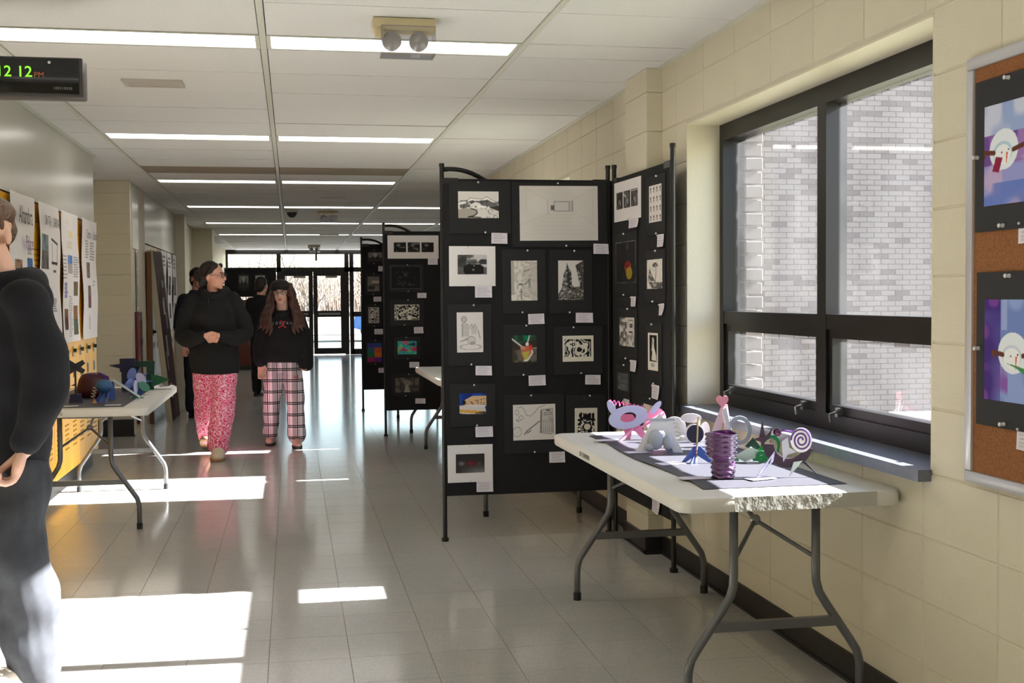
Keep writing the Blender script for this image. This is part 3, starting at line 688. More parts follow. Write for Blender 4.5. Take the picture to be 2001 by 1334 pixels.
# ------------------------------------------------------------------ pictures
M_bmat = mat('black_mat_board', (24,24,26), .8, noise=(80,.3,(30,30,32))); M_wmat = mat('white_mat_board', (224,220,220), .75); M_pin = mat('clear_push_pin', (220,220,220), .15)
K, Wt, Gy = (22,22,24), (226,222,220), (128,126,126)
D = {}
def art(f): D[f.__name__[2:]] = f; return f
@art
def d_mountain(c):
    c.poly([(0,.45),(.1,.38),(.22,.36),(.3,.25),(.4,.28),(.55,.3),(.62,.28),(.7,.2),(.8,.3),(1,.45),(1,.62),(0,.62)], (245,243,240)); c.line([(0,.42),(.1,.38),(.22,.36),(.3,.25),(.45,.28),(.6,.29),(.7,.2),(.8,.3),(1,.45)], (120,118,118), .006)
    c.poly([(.03,.5),(.2,.45),(.3,.35),(.5,.36),(.58,.36),(.72,.31),(.85,.42),(1,.52),(1,.62),(.7,.56),(.5,.5),(.3,.55),(.15,.65),(.05,.62)], (110,108,108)); c.wash(14,9,(60,60,62),.5,.75,.8,1,((c.Y>.33)&(c.Y<.6)&(c.X>.05)).astype(float)*.8)
    c.poly([(.23,.5),(.27,.38),(.33,.5)], (190,186,180)); c.poly([(.3,.5),(.42,.4),(.52,.44),(.58,.5),(.4,.55),(.3,.56)], (236,230,226)); c.poly([(.75,.6),(1,.53),(1,.74)], (54,52,54))
    c.poly([(0,.68),(.2,.62),(.35,.62),(.48,.78),(.4,.9),(.25,1),(0,1)], (170,164,156)); c.line([(.32,.64),(.45,.7),(.47,.8),(.4,.9),(.25,.95),(.55,.97)], (40,38,38), .012); c.ell(.34,.56,.014,.02,K)
    r = random.Random(2)
    for i in range(26): x, y = r.uniform(.55,.97), r.uniform(.6,.97); c.line([(x,y),(x+.012,y+.03)], (80,76,76), .005)
@art
def d_hall(c):
    c.a[:] = (216,212,206); c.wash(4,3,(206,202,196),.3,.7,.6,4); L = (168,166,164)
    c.line([(.07,.03),(.38,.27)], L,.002,.6); c.line([(.95,.06),(.68,.26)], L,.002,.6); c.line([(0,.72),(.37,.5)], L,.002,.5); c.line([(1,.75),(.7,.48)], L,.002,.5)
    for k in range(6): c.line([(.42-.04*k,.28-.04*k),(.64+.045*k,.28-.04*k)], L,.0015,.4); c.line([(.38-.06*k,.52+.07*k),(.7+.05*k,.52+.07*k)], L,.0015,.35)
    c.rect(.44,.29,.63,.46,(206,203,199)); c.line([(.44,.29),(.63,.29),(.63,.46),(.44,.46),(.44,.29)], (130,128,128),.004); c.rect(.64,.27,.68,.48,(186,184,182)); c.line([(.675,.28),(.675,.46)], (110,108,108),.004)
    for k in range(4): c.line([(.4+.011*k,.36),(.402+.011*k,.44)], (60,60,62),.004)
    c.line([(.36,.26),(.36,.52)], L,.003); c.line([(.08,.05),(.09,.5)], L,.002,.5); c.line([(.94,.1),(.93,.72)], L,.002,.4)
@art
def d_car(c):
    c.a[:] = (196,194,194); c.wash(5,6,(44,46,46),.3,.6,1,3,(c.X<.42).astype(float)); c.rect(0,0,.33,.7,(58,60,60),.8); c.rect(0,.62,1,1,(92,92,92)); c.ell(.88,.36,.16,.14,(60,62,62)); c.ell(.4,.1,.08,.1,(90,92,90))
    c.poly([(.3,.3),(.36,.22),(.64,.24),(.76,.46),(.3,.5)], (110,110,106)); c.poly([(.36,.34),(.62,.32),(.68,.46),(.36,.46)], (78,80,80)); c.poly([(.22,.55),(.4,.47),(.8,.5),(.9,.62),(.88,.95),(.25,1),(.2,.8)], (24,24,25)); c.ell(.56,.55,.03,.04,(120,120,120)); c.rect(.5,.72,.58,.8,(120,120,118)); c.wash(8,8,(60,60,62),.55,.8,.6,8)
@art
def d_townhouse(c):
    c.a[:] = (220,216,208); L = (130,126,120); c.rect(0,0,.12,.85,(172,168,158)); c.rect(.82,.05,1,1,(196,192,184))
    c.line([(.48,.1),(.44,.85),(.78,.95)], L,.006); c.line([(.48,.1),(.6,.04),(.78,.1),(.8,.95)], L,.006)
    for j in range(8):
        for i in range(3): c.line([(.52+.09*i,.14+.1*j),(.57+.09*i,.14+.1*j),(.57+.09*i,.2+.1*j),(.52+.09*i,.2+.1*j),(.52+.09*i,.14+.1*j)], L,.005,.8)
    c.line([(.5,.27),(.72,.22)], (70,68,66),.012); c.line([(.5,.6),(.68,.5)], (60,58,56),.012); c.line([(.68,.46),(.72,.46),(.72,.65),(.68,.65),(.68,.46)], (60,58,56),.007)
    c.wash(9,14,(90,88,84),.42,.7,.8,5,(((c.X-.36)/.13)**2+((c.Y-.68)/.12)**2<1).astype(float)); c.line([(.38,.7),(.39,.96)], (90,86,82),.015); c.wash(12,16,(170,166,158),.5,.7,.5,9)
@art
def d_tower(c):
    c.a[:] = (218,214,210); c.poly([(.36,.08),(.3,.22),(.22,.35),(.15,.7),(0,.85),(0,1),(.6,1),(.62,.66),(.55,.62),(.52,.3),(.42,.18)], (112,110,108)); c.poly([(.36,.22),(.5,.3),(.54,.62),(.36,.66)], (64,63,62)); c.poly([(.68,.12),(1,0),(1,.62),(.86,.65)], (78,76,72)); c.poly([(.6,.68),(1,.62),(1,1),(.58,1)], (96,94,88)); c.line([(.36,.08),(.36,.2)], K,.012)
    m = ((c.a.sum(-1) < 400)).astype(float); c.wash(14,22,(190,186,178),.6,.75,.8,3,m); c.wash(20,30,(30,30,30),.6,.8,.9,6,m)
@art
def d_stilllife(c):
    c.a[:] = (222,216,214); L = (160,156,154); c.ell(.28,.18,.1,.07,(190,186,184)); c.ell(.28,.18,.1,.07,L,1,.012); c.rect(.18,.3,.42,.6,(188,184,182),.8); c.line([(.18,.3),(.3,.27),(.44,.32),(.44,.62)], L,.012); c.line([(.22,.3),(.22,.6)], (140,136,134),.02,.7)
    c.ell(.64,.42,.12,.05,(196,192,190)); c.line([(.5,.4),(.56,.3),(.62,.38),(.68,.3),(.76,.4)], L,.015); c.rect(.55,.45,.75,.55,(200,196,194)); c.poly([(.1,.73),(.4,.63),(.45,.68),(.14,.74)], (164,160,158)); c.ell(.56,.7,.14,.1,(206,202,200)); c.ell(.6,.76,.1,.04,(150,146,144),.8); c.ell(.56,.7,.14,.1,L,1,.01); c.ell(.52,.86,.38,.07,L,.7,.008); c.line([(.8,.45),(.88,.65)], L,.02)
@art
def d_cup(c):
    c.a[:] = (64,54,44); c.poly([(0,0),(1,0),(1,.18),(.3,.28),(0,.2)], (22,120,82)); c.wash(5,4,(16,80,58),.45,.7,.8,2,(c.Y<.25).astype(float)); c.poly([(0,.58),(.4,.52),(1,.46),(1,1),(0,1)], (104,98,88)); c.wash(6,6,(52,46,38),.45,.7,.8,4); c.line([(.35,.5),(1,.47)], (190,184,176),.012)
    c.poly([(.36,.42),(.7,.38),(.82,.5),(.74,.74),(.6,.94),(.5,.92),(.38,.7)], (196,110,80)); c.poly([(.4,.62),(.7,.6),(.62,.88),(.52,.92)], (186,180,80)); c.poly([(.68,.38),(.8,.36),(.8,.52),(.7,.54)], (220,50,48)); c.line([(.8,.58),(.82,.64),(.62,.92),(.5,.93)], (232,228,226),.03); c.line([(0,.13),(.4,.42)], (226,224,226),.025); c.line([(.7,.02),(.62,.3)], (226,224,230),.02); c.ell(.61,.33,.06,.07,(228,226,232)); c.ell(.45,.47,.1,.06,(210,150,130))
def lino(c, x0, y0, x1, y1, seed, nx=6, ny=5):
    m = ((c.X>x0)&(c.X<x1)&(c.Y>y0)&(c.Y<y1)).astype(float); n = c.noise(nx, ny, seed); n2 = c.noise(nx*3, ny*3, seed+1)
    ph = np.sin((n*7+n2*2.2)*PI); c._put(m, (16,16,18)); c._put(m*(ph > .25), (224,220,208))
@art
def d_leaves(c):
    c.a[:] = (222,218,204); lino(c,.07,.14,.91,.82,21,4,3); c.ell(.33,.34,.18,.1,(224,220,208),1,.025); c.ell(.6,.55,.17,.16,(224,220,208),1,.03); c.ell(.14,.37,.035,.04,(224,220,208))
@art
def d_plaza(c):
    c.a[:] = (30,70,160); c.wash(3,3,(14,40,110),.4,.8,.8,1); c.poly([(.15,.5),(.22,.3),(.5,.12),(1,.14),(1,.62),(.15,.6)], (206,172,132)); r = random.Random(4)
    for i in range(40): x, y = r.uniform(.22,.96), r.uniform(.2,.58); c.rect(x,y,x+.03,y+.05,(92,62,48)) if y > .42-.35*x*.6 else None
    c.ell(.17,.43,.07,.12,(34,40,30)); c.rect(.22,.55,.95,.72,(206,206,212)); c.poly([(0,.58),(.25,.6),(.95,.7),(1,1),(0,1)], (204,196,190)); c.poly([(0,.76),(.9,.86),(.85,1),(0,.88)], (214,160,60)); c.poly([(.5,.95),(1,.85),(1,1)], (70,66,60)); c.poly([(0,.94),(.3,1),(0,1)], (60,56,40))
@art
def d_calculator(c):
    c.a[:] = (222,216,212); L = (120,118,116); c.poly([(.66,.16),(.93,.13),(.95,.8),(.88,.84),(.64,.8)], (196,192,188)); c.line([(.66,.16),(.93,.13),(.95,.8),(.88,.84),(.64,.8),(.66,.16)], L,.006); c.line([(.665,.2),(.65,.78)], (90,88,86),.018,.7)
    c.rect(.77,.17,.87,.195,K); c.line([(.74,.25),(.9,.24),(.9,.3),(.74,.31),(.74,.25)], (80,78,76),.005); c.ell(.87,.4,.035,.035,L,1,.006)
    for j in range(7):
        for i in range(5): c.ell(.71+.05*i,.47+.048*j,.013,.013,L if i < 4 else (50,48,48),.8)
    c.line([(.27,.83),(.33,.74),(.62,.48)], (110,106,104),.012); c.line([(.33,.8),(.42,.73)], (50,48,48),.008); c.ell(.1,.22,.05,.06,L,1,.006); c.ell(.19,.37,.05,.06,L,1,.006); c.ell(.1,.76,.1,.13,L,.8,.006); c.line([(.1,.1),(.2,.06),(.27,.15),(.32,.3),(.42,.33),(.52,.22),(.6,.1),(.75,.04)], (150,148,146),.007); c.line([(.08,.42),(.14,.47)], K,.006)
@art
def d_truck(c):
    c.a[:] = (220,214,202); lino(c,.14,.16,.86,.98,33,3,4); c.ell(.55,.56,.17,.11,(222,216,204)); c.ell(.55,.56,.17,.11,K,1,.02); c.line([(.3,.3),(.85,.36)], K,.05); c.line([(.3,.16),(.24,.5)], K,.04)
@art
def d_blur(c):
    c.a[:] = (46,45,45); c._put(np.clip((c.Y-.5)*1.6,0,1)*np.clip(c.X*1.4,0,1), (150,150,150)); c._put(np.exp(-(((c.X-.2)/.1)**2+((c.Y-.5)/.1)**2)), (130,124,116)); c._put(np.exp(-(((c.X-.5)/.13)**2+((c.Y-.5)/.12)**2)), (130,30,40)); c._put(np.exp(-(((c.X-.8)/.1)**2+((c.Y-.52)/.08)**2)), (110,70,60))
@art
def d_triptych(c):
    c.a[:] = (224,218,218)
    for i in range(3):
        x0 = .02+i*.335; x1 = x0+.29; c.rect(x0,.02,x1,.98,(44,44,44)); m = ((c.X>x0)&(c.X<x1)).astype(float); c.wash(9,5,(110,108,108),.5,.8,.7,40+i,m)
        for k in range(2): c.line([(x0+.05+.1*k,.9),(x0+.12+.05*k,.5),(x0+.2,.75)], (170,168,168),.01,.7)
    c.rect(.7,.08,.97,.14,(170,168,166)); c.line([(.36,.2),(.45,.35)], (190,188,186),.015)
@art
def d_birds(c):
    c.a[:] = (218,212,208)
    for j in range(4):
        for i in range(4): x, y = .14+.25*i, .12+.25*j; c.ell(x,y-.03,.045,.03,(50,48,48)); c.line([(x,y),(x+.02,y+.07)], (90,88,86),.018); c.line([(x+.04,y+.02),(x-.04,y+.06)], (120,118,116),.01)
@art
def d_tulip(c):
    c.a[:] = (30,30,32); c.line([(.02,.01),(.98,.01),(.98,.99),(.02,.99),(.02,.01)], (110,108,108),.012); c.wash(5,6,(44,42,42),.5,.8,.7,3); c.ell(.62,.62,.16,.14,(150,60,34)); c.ell(.68,.76,.15,.15,(150,130,40)); c.ell(.58,.56,.12,.08,(120,34,30)); c.ell(.2,.4,.1,.06,(60,26,26),.7); c.ell(.6,.14,.05,.08,(90,90,94),.6)
@art
def d_mushroom(c):
    c.a[:] = (222,216,208); c.poly([(.05,.72),(.18,.3),(.32,.5),(.55,.75)], (88,86,84)); c.ell(.54,.2,.18,.08,(120,118,116)); c.poly([(.36,.24),(.54,.1),(.72,.24)], (84,82,80)); c.line([(.6,.26),(.56,.76)], (120,116,112),.02); c.poly([(.1,.76),(1,.78),(1,1),(.35,.98),(.2,.85)], (92,90,88)); c.wash(12,14,(200,196,188),.55,.7,.7,5)
@art
def d_village(c):
    c.a[:] = (212,206,200); c.wash(6,9,(86,84,82),.42,.65,.9,7,(c.X<.5).astype(float)); c.wash(9,9,(120,116,112),.5,.7,.7,9,(c.Y>.6).astype(float)); c.line([(.7,.25),(.85,.25),(.85,.32),(.7,.32)], K,.015); c.line([(.66,.5),(.86,.5),(.86,.58)], K,.015); c.line([(.55,.3),(.62,.1),(.9,.1),(.95,.4)], (130,126,122),.012)
@art
def d_statue(c):
    c.a[:] = (224,218,208); c.rect(.18,.06,.88,.76,K); c.poly([(.42,.14),(.55,.12),(.62,.2),(.6,.36),(.82,.6),(.84,.74),(.36,.72),(.44,.5),(.36,.46),(.42,.34)], (222,216,206)); c.line([(.45,.16),(.5,.3)], K,.02); c.scrib(.3,.8,.7,.9,3,(110,108,106),.015,2)
@art
def d_fog(c):
    c.a[:] = (70,70,72); c._put(.8*c.noise(2,7,3), (120,120,122)); c.rect(0,.55,1,.62,(56,56,58),.6)
@art
def d_still2(c): c.a[:] = (214,206,190); c.wash(4,5,(180,170,160),.45,.7,.8,2); c.ell(.7,.25,.15,.18,(140,130,130),.8)
@art
def d_still3(c): c.a[:] = (210,202,186); c.wash(4,5,(160,150,138),.5,.7,.8,6)
@art
def d_trip2(c):
    c.a[:] = (224,218,218)
    for i in range(3): x0 = .01+i*.34; c.rect(x0,.03,x0+.3,.97,(28,28,29)); c.wash(12,6,(120,116,112),.62,.85,.8,60+i,((c.X>x0)&(c.X<x0+.3)).astype(float)); c.ell(x0+.12,.3,.05,.14,(140,138,136),.7)
@art
def d_chalk(c):
    c.a[:] = (22,22,23); c.line([(.01,.01),(.99,.01),(.99,.99),(.01,.99),(.01,.01)], (110,108,110),.008); r = random.Random(5)
    for i in range(26):
        x, y = r.uniform(.25,.8), r.uniform(.2,.85); c.line([(x,y),(x+r.uniform(-.1,.1),y+r.uniform(-.08,.08)),(x+r.uniform(-.1,.1),y+r.uniform(-.08,.08))], (96,96,98),.005,.7)
@art
def d_lino2(c): c.a[:] = (212,206,192); lino(c,.03,.04,.97,.96,50,5,4); c.line([(.2,.6),(.8,.2)], (220,214,200),.03)
@art
def d_pop(c):
    c.a[:] = (60,160,160); c.poly([(0,.45),(.5,.5),(1,.45),(1,.75),(0,.7)], (196,40,90)); c.poly([(.2,0),(.45,.3),(.6,0)], (220,70,120)); c.poly([(.5,.3),(.9,.1),(.95,.4)], (40,60,80)); c.wash(5,4,(120,200,140),.6,.75,.8,3); c.rect(.4,.5,.6,.6,(60,190,210))
@art
def d_path(c): c.a[:] = (66,60,58); c.wash(6,5,(110,104,98),.45,.7,.8,4); c.poly([(.45,.5),(.52,.5),(.62,1),(.36,1)], (150,146,140)); c.rect(.2,.1,.24,.7,(40,36,36)); c.rect(.76,.1,.8,.7,(40,36,36)); c.ell(.5,.35,.16,.2,(140,136,130),.6)
@art
def d_city(c): c.a[:] = (120,116,114); c.rect(0,.6,1,1,(60,58,58)); c.rect(.3,.3,.4,.8,(40,38,38)); c.rect(.6,.25,.75,.8,(44,42,42)); c.ell(.5,.3,.2,.2,(190,186,182),.6)
@art
def d_desk(c): c.a[:] = (120,114,108); c.rect(.4,.3,.95,.45,(180,174,166)); c.ell(.35,.75,.3,.15,(60,58,56)); c.rect(.45,.55,1,.6,(50,48,48))
@art
def d_face(c): c.a[:] = (176,170,160); lino(c,.1,.08,.9,.92,71,3,4); c.ell(.55,.45,.2,.22,(180,174,164))
@art
def d_blocks(c):
    cs = [(70,60,140),(40,80,140),(50,100,110),(200,90,50),(40,110,70),(210,110,40),(150,40,90),(90,50,120)]
    for i in range(8): c.rect((i%2)*.5,(i//2)*.25,(i%2)*.5+.5,(i//2)*.25+.25,cs[i])
NAMES = dict(mountain='mountain landscape ink drawing', hall='large pale pencil drawing of a hallway', car='black and white photograph of a parked car', townhouse='pencil sketch of a townhouse and tree', tower='ink drawing of a tall skyscraper',
 stilllife='pencil still life with a ball', cup='colour photograph of a fruit cup with two spoons', leaves='black and white leaf print', plaza='colour photograph of a sunlit building under blue sky', calculator='pencil drawing of a calculator and pen', truck='black and white block print with bold shapes',
 blur='dark blurred photograph with red glow', triptych='three dark photographs in a white mat', birds='sheet of sixteen small ink sketches', tulip='dark picture with a red and yellow tulip', mushroom='ink drawing of an umbrella-shaped tree and rocks', village='ink drawing of houses in trees',
 statue='tall narrow black and white print of a seated animal', fog='small dark grey foggy print', still2='beige drawing behind the white sculptures', still3='beige drawing behind the pink ring sculpture', trip2='three night photographs in a wide white mat', chalk='white chalk line drawing on black', lino2='black and white block print of branches',
 pop='pink and turquoise abstract print', path='dim photograph of a path', city='grey photograph of two towers', desk='grey photograph of a desk', face='block print of a face', blocks='grid of eight coloured rectangles')
def card(M, r, label, seed, y=-.009, tilt=0):
    s0, z0, s1, z1 = r; c = Cv(26, 17, (218,212,220)); c.scrib(.12,.1,.9,.9,5,(120,116,126),.012,seed,.65)
    rd = random.Random(seed); k = rd.uniform(.002,.012)
    o = sheet(c, s1-s0, z1-z0, 'caption_card', None, None, lambda u, v: -k*(1-v)**2*(.3+u)); o.matrix_world = M @ Matrix.Translation(((s0+s1)/2, y, z0)) @ Matrix.Rotation(tilt + rd.uniform(-.03,.03), 4, 'Y')
    MB().ell(((s1-s0)*-.4,-.004,(z1-z0)*.9),(.004,.004,.004),8,6).build('push_pin', M_pin, o)
    return tag(o, label, 'caption card', 'caption cards')
def hang(M, key, mr, pr, white=False, res=260, y=-.0145, where='', pins=2):
    s0, z0, s1, z1 = mr; W, H = s1-s0, z1-z0
    o = MB().box(-W/2,-.0025,0,W/2,0,H).build('picture', M_wmat if white else M_bmat)
    o.matrix_world = M @ Matrix.Translation(((s0+s1)/2, y+.002, z0)) @ Matrix.Rotation(random.uniform(-.006,.006), 4, 'Y')
    pw, ph = pr[2]-pr[0], pr[3]-pr[1]; nx = max(24, int(pw*res)); ny = max(24, int(ph*res)); c = Cv(nx, ny, (222,218,214)); D[key](c)
    sheet(c, pw, ph, 'print', o, Matrix.Translation(((pr[0]+pr[2])/2-(s0+s1)/2, -.004, pr[1]-z0)))
    for px, pz in ((0,H-.006),(.0,.006),(-W*.3,.006))[:pins]: MB().ell((px+random.uniform(-.1,.1)*W,-.006,pz),(.0055,.006,.0055),8,6).build('push_pin', M_pin, o)
    tag(o, '%s in a %s mat%s' % (NAMES[key], 'white' if white else 'black', where) if 'mat' not in NAMES[key] else NAMES[key] + where, 'picture', 'student pictures on the screens')
    return o
A=[('mountain',(.039,1.726,.386,2.017),(.089,1.812,.318,1.96)),('hall',(.394,1.652,.946,2.016),(.438,1.687,.891,1.995)),('car',(.034,1.432,.296,1.655),(.082,1.498,.246,1.607)),('townhouse',(.336,1.277,.586,1.637),(.386,1.349,.536,1.574)),('tower',(.606,1.274,.854,1.635),(.656,1.35,.803,1.574)),('stilllife',(.026,.988,.272,1.332),(.075,1.062,.223,1.286)),('cup',(.341,.924,.58,1.214),(.388,1.001,.53,1.153)),('leaves',(.631,.927,.915,1.201),(.68,1.0,.861,1.147)),('plaza',(.033,.645,.289,.884),(.085,.715,.237,.831)),('calculator',(.341,.484,.688,.818),(.391,.559,.636,.761)),('truck',(.697,.474,.931,.809),(.747,.542,.88,.733)),('blur',(.016,.331,.272,.542),(.062,.384,.225,.491))]
Ac=[('mountain',(.273,1.669,.364,1.729)),('hall',(.861,1.611,.949,1.669)),('car',(.178,1.368,.274,1.432)),('townhouse',(.481,1.216,.574,1.274)),('tower',(.756,1.221,.856,1.277)),('stilllife',(.177,.932,.269,.985)),('cup',(.481,.868,.579,.926)),('leaves',(.809,.867,.899,.922)),('plaza',(.174,.585,.273,.643)),('calculator',(.597,.427,.688,.488)),('blur',(.177,.275,.271,.333))]
R_=[('triptych',(.055,1.784,.525,2.002),(.097,1.85,.485,1.945)),('birds',(.613,1.679,.902,1.98),(.661,1.744,.851,1.931)),('tulip',(.03,1.371,.463,1.718),(.082,1.441,.44,1.669)),('mushroom',(.582,1.335,.9,1.604),(.625,1.406,.86,1.555)),('village',(.104,1.022,.458,1.306),(.15,1.095,.413,1.253)),('statue',(.597,.915,.844,1.23),(.637,.988,.792,1.18)),('fog',(.072,.783,.335,.995),(.114,.847,.3,.944)),('still2',(.511,.515,.856,.845),(.56,.621,.804,.805)),('still3',(.03,.504,.323,.735),(.077,.562,.27,.701))]
Rc=[('triptych',(.338,1.735,.5,1.782)),('birds',(.797,1.615,.895,1.677)),('tulip',(.367,1.313,.452,1.368)),('mushroom',(.824,1.272,.9,1.331)),('village',(.354,.964,.456,1.025)),('statue',(.706,.846,.82,.917)),('fog',(.245,.768,.334,.805)),('still2',(.707,.262,.822,.334))]
C_=[('trip2',(.037,1.76,.543,1.989),(.095,1.821,.497,1.922)),('chalk',(.046,1.431,.391,1.705),(.065,1.462,.364,1.685)),('lino2',(.053,1.097,.388,1.355),(.098,1.153,.342,1.305)),('pop',(.089,.761,.353,.985),(.124,.812,.312,.944)),('path',(.064,.395,.37,.619),(.098,.435,.334,.578))]
Cc=[('trip2',(.434,1.699,.531,1.76)),('chalk',(.326,1.369,.415,1.42)),('lino2',(.289,1.019,.381,1.082)),('pop',(.239,.679,.336,.735)),('path',(.294,.32,.394,.371))]
D_=[('city',(.06,1.786,.271,1.96),(.083,1.823,.25,1.929)),('desk',(.043,1.412,.242,1.674),(.068,1.456,.211,1.636)),('face',(.051,1.025,.237,1.3),(.076,1.069,.206,1.262)),('blocks',(.033,.562,.257,.863),(.058,.594,.232,.825))]
Dc=[('city',(.201,1.698,.263,1.761)),('desk',(.14,1.331,.234,1.39)),('face',(.145,.931,.248,.996)),('blocks',(.19,.461,.254,.52))]
_d = Vector((1.843-1.813, 5.575-6.535)); 
FR = {'A': front((.83,6.57,0)), 'R': Matrix.Translation((1.813,6.535,0)) @ Matrix.Rotation(math.atan2(_d.y,_d.x),4,'Z'), 'C': front((.9,11.74,0)), 'D': front((.84,14.51,0))}
sd = 0
for k, L1, L2 in (('A',A,Ac),('R',R_,Rc),('C',C_,Cc),('D',D_,Dc)):
    for it in L1: hang(FR[k], it[0], it[1], it[2], it[0] in ('car','blur','triptych','trip2'), 330 if k in 'AR' else 200, -.0175)
    for it in L2: sd += 1; card(FR[k], it[1], 'small white handwritten caption card below the %s' % NAMES[it[0]].replace(' of a seated animal','').replace(' and tree','').replace(' under blue sky',''), sd, -.0235)

# ------------------------------------------------------------------ posters on the lockers
def photo(c, x0, y0, x1, y1, cols, seed):
    m = ((c.X>x0)&(c.X<x1)&(c.Y>y0)&(c.Y<y1)).astype(float); c._put(m, cols[0]); c._put(m*(c.Y > y0+(y1-y0)*.45), cols[1]); c.wash(20,26,cols[2],.5,.7,.8,seed,m)
def poster(y0, y1, z0, z1, label, draw, titles, x=-1.583, k=0):
    c = Cv(110, 170, (222,219,222)); draw(c)
    W, H = y1-y0, z1-z0
    o = sheet(c, W, H, 'poster', None, None, lambda u, v: -.004 - .010*np.sin(v*5+k)**2*np.abs(u-.5)*2)
    o.location = (x, (y0+y1)/2, z0); o.rotation_euler = (0,0,PI/2); tag(o, label, 'poster', 'white research posters')
    for s, size, px, pz, col, sx in titles:
        text_mesh(s, size, mat('ink_%d_%d_%d' % col, col, .7), front((px*W,-.03,pz*H)) @ TXT, 'title', o, .0002, 'CENTER', sx)
def p1(c): photo(c,.2,.42,.5,.58,((150,120,96),(86,74,50),(60,60,46)),1); photo(c,.7,.4,.93,.6,((64,104,170),(120,84,58),(60,70,80)),2); c.scrib(.72,.34,.92,.38,2,Gy,.01,3); c.scrib(.1,.66,.9,.95,9,(150,150,154),.006,4)
def p2(c):
    photo(c,.07,.22,.45,.46,((120,134,140),(104,100,96),(50,54,58)),5); c.line([(.6,.24),(.85,.27)], K,.012); c.line([(.62,.27),(.62,.4),(.84,.42),(.84,.28)], (110,110,112),.008); c.line([(.6,.41),(.85,.41)], K,.014); c.rect(.66,.46,.8,.475,(70,70,72))
    c.scrib(.05,.5,.34,.64,8,(90,90,94),.008,6,.8); c.scrib(.52,.66,.8,.76,6,(90,90,94),.007,7,.8); c.scrib(.08,.8,.5,.92,6,(100,100,104),.008,8,.8)
def p3(c):
    c.rect(.34,.05,.44,.1,(226,206,150),.6); c.rect(.4,.14,.68,.2,(226,202,140),.6); c.scrib(.3,.22,.7,.28,3,(200,194,170),.012,9,.6); photo(c,.33,.33,.62,.47,((64,124,200),(176,164,160),(150,150,166)),10)
    c.scrib(.02,.33,.3,.52,7,(100,100,104),.007,11,.8); c.scrib(.66,.33,.98,.5,9,(110,110,114),.006,12,.8); photo(c,.66,.53,.9,.64,((92,74,60),(70,80,50),(130,110,84)),13); c.scrib(.1,.54,.3,.66,4,(110,110,170),.02,14,.8); photo(c,.1,.74,.32,.9,((120,90,60),(84,50,44),(60,40,40)),15); photo(c,.64,.72,.9,.95,((140,100,70),(90,90,60),(60,110,110)),16); c.scrib(.36,.64,.6,.96,18,(130,130,140),.006,17,.8)
def p4(c):
    c.scrib(.25,.17,.48,.33,7,(120,120,124),.008,18,.8); c.scrib(.55,.18,.9,.34,7,(120,120,124),.008,19,.8); photo(c,.32,.36,.55,.49,((110,90,84),(70,60,60),(150,130,120)),20); photo(c,.38,.55,.58,.74,((120,100,96),(120,64,76),(60,80,90)),21); c.scrib(.7,.5,.88,.56,2,(130,130,134),.008,22); c.scrib(.42,.8,.52,.92,7,(140,140,144),.008,23,.8)
poster(7.17,7.82,1.07,2.005,'white poster titled Alhambra pinned to the yellow lockers',p1,[('Alhambra',.15,.0,.86,(30,30,32),.62),('Palace',.12,.14,.69,(112,60,130),.68)],k=0)
poster(7.98,8.64,1.07,2.005,'white poster titled Santa Sabina beside the Alhambra poster',p2,[('SANTA',.09,-.24,.875,(40,40,44),.62),('SABINA',.09,.18,.875,(40,40,44),.62)],k=1)
poster(8.73,9.37,1.07,2.005,'white poster with a faint yellow title and blue-sky photo',p3,[],k=2)
poster(9.53,10.2,1.07,2.005,'white poster with a grey Chartres title at the end of the lockers',p4,[('Chartres',.1,-.22,.87,(112,112,120),.48),('Cathedral',.1,.23,.87,(112,112,120),.48)],k=3)
def pf(seed):
    def f(c):
        c.scrib(.1,.05,.9,.2,3,(90,90,94),.02,seed); photo(c,.2,.3,.75,.55,((90,84,80),(50,48,46),(130,126,120)),seed); photo(c,.3,.65,.7,.85,((70,66,64),(48,46,46),(120,110,100)),seed+1)
    return f
for i, (y0, y1, lb) in enumerate(((15.0,15.6,'white poster on the brown lockers just past the leaning board'),(15.75,16.3,'white poster on the brown lockers, middle of the far three'),(16.45,16.95,'white poster at the far end of the brown lockers'))): poster(y0,y1,.98,1.98,lb,pf(30+i*3),[],x=-1.57,k=i)
# display boards leaning on the brown lockers
M_cedge = mat('cream_board_edge', (176,166,140), .7)
def lean(y0, y1, xb, xt, h, label, seed, m):
    ang = math.atan2(xb-xt, h); t = thing('display_board', label, 'display board', (xb, (y0+y1)/2, 0), PI/2, 'leaning display boards')
    W = y1-y0; R = Matrix.Rotation(-ang, 4, 'X')
    MB().box(-W/2,-.02,.0,W/2,.02,h,R).build('board', m, t); MB().box(-W/2-.03,-.03,0,-W/2,.03,h,R).box(W/2,-.03,0,W/2+.03,.03,h,R).build('edge_strip', M_cedge, t)
    r = random.Random(seed)
    for i in range(9):
        w_, hh = r.uniform(.1,.26), r.uniform(.1,.3); x = r.uniform(-W/2+.05, W/2-w_-.05); z = .25 + i*(h-.5)/9
        MB().box(x,-.0235,z,x+w_,-.0205,z+hh*.8,R).build('pinned_sheet', mat('sheet_tone_%d' % (i % 3), ((176,174,172),(60,52,52),(140,136,132))[i % 3], .8), t)
lean(13.68,14.6,-1.36,-1.545,1.93,'maroon display board with pinned sheets leaning on the brown lockers',3,mat('maroon_board',(58,24,28),.8))
t = thing('wood_post', 'brown wooden post beside the leaning display board', 'post', (-1.545,13.585,0)); MB().box(-.025,-.02,0,.025,.02,1.9).build('post', mat('brown_wood',(104,66,34),.6), t)

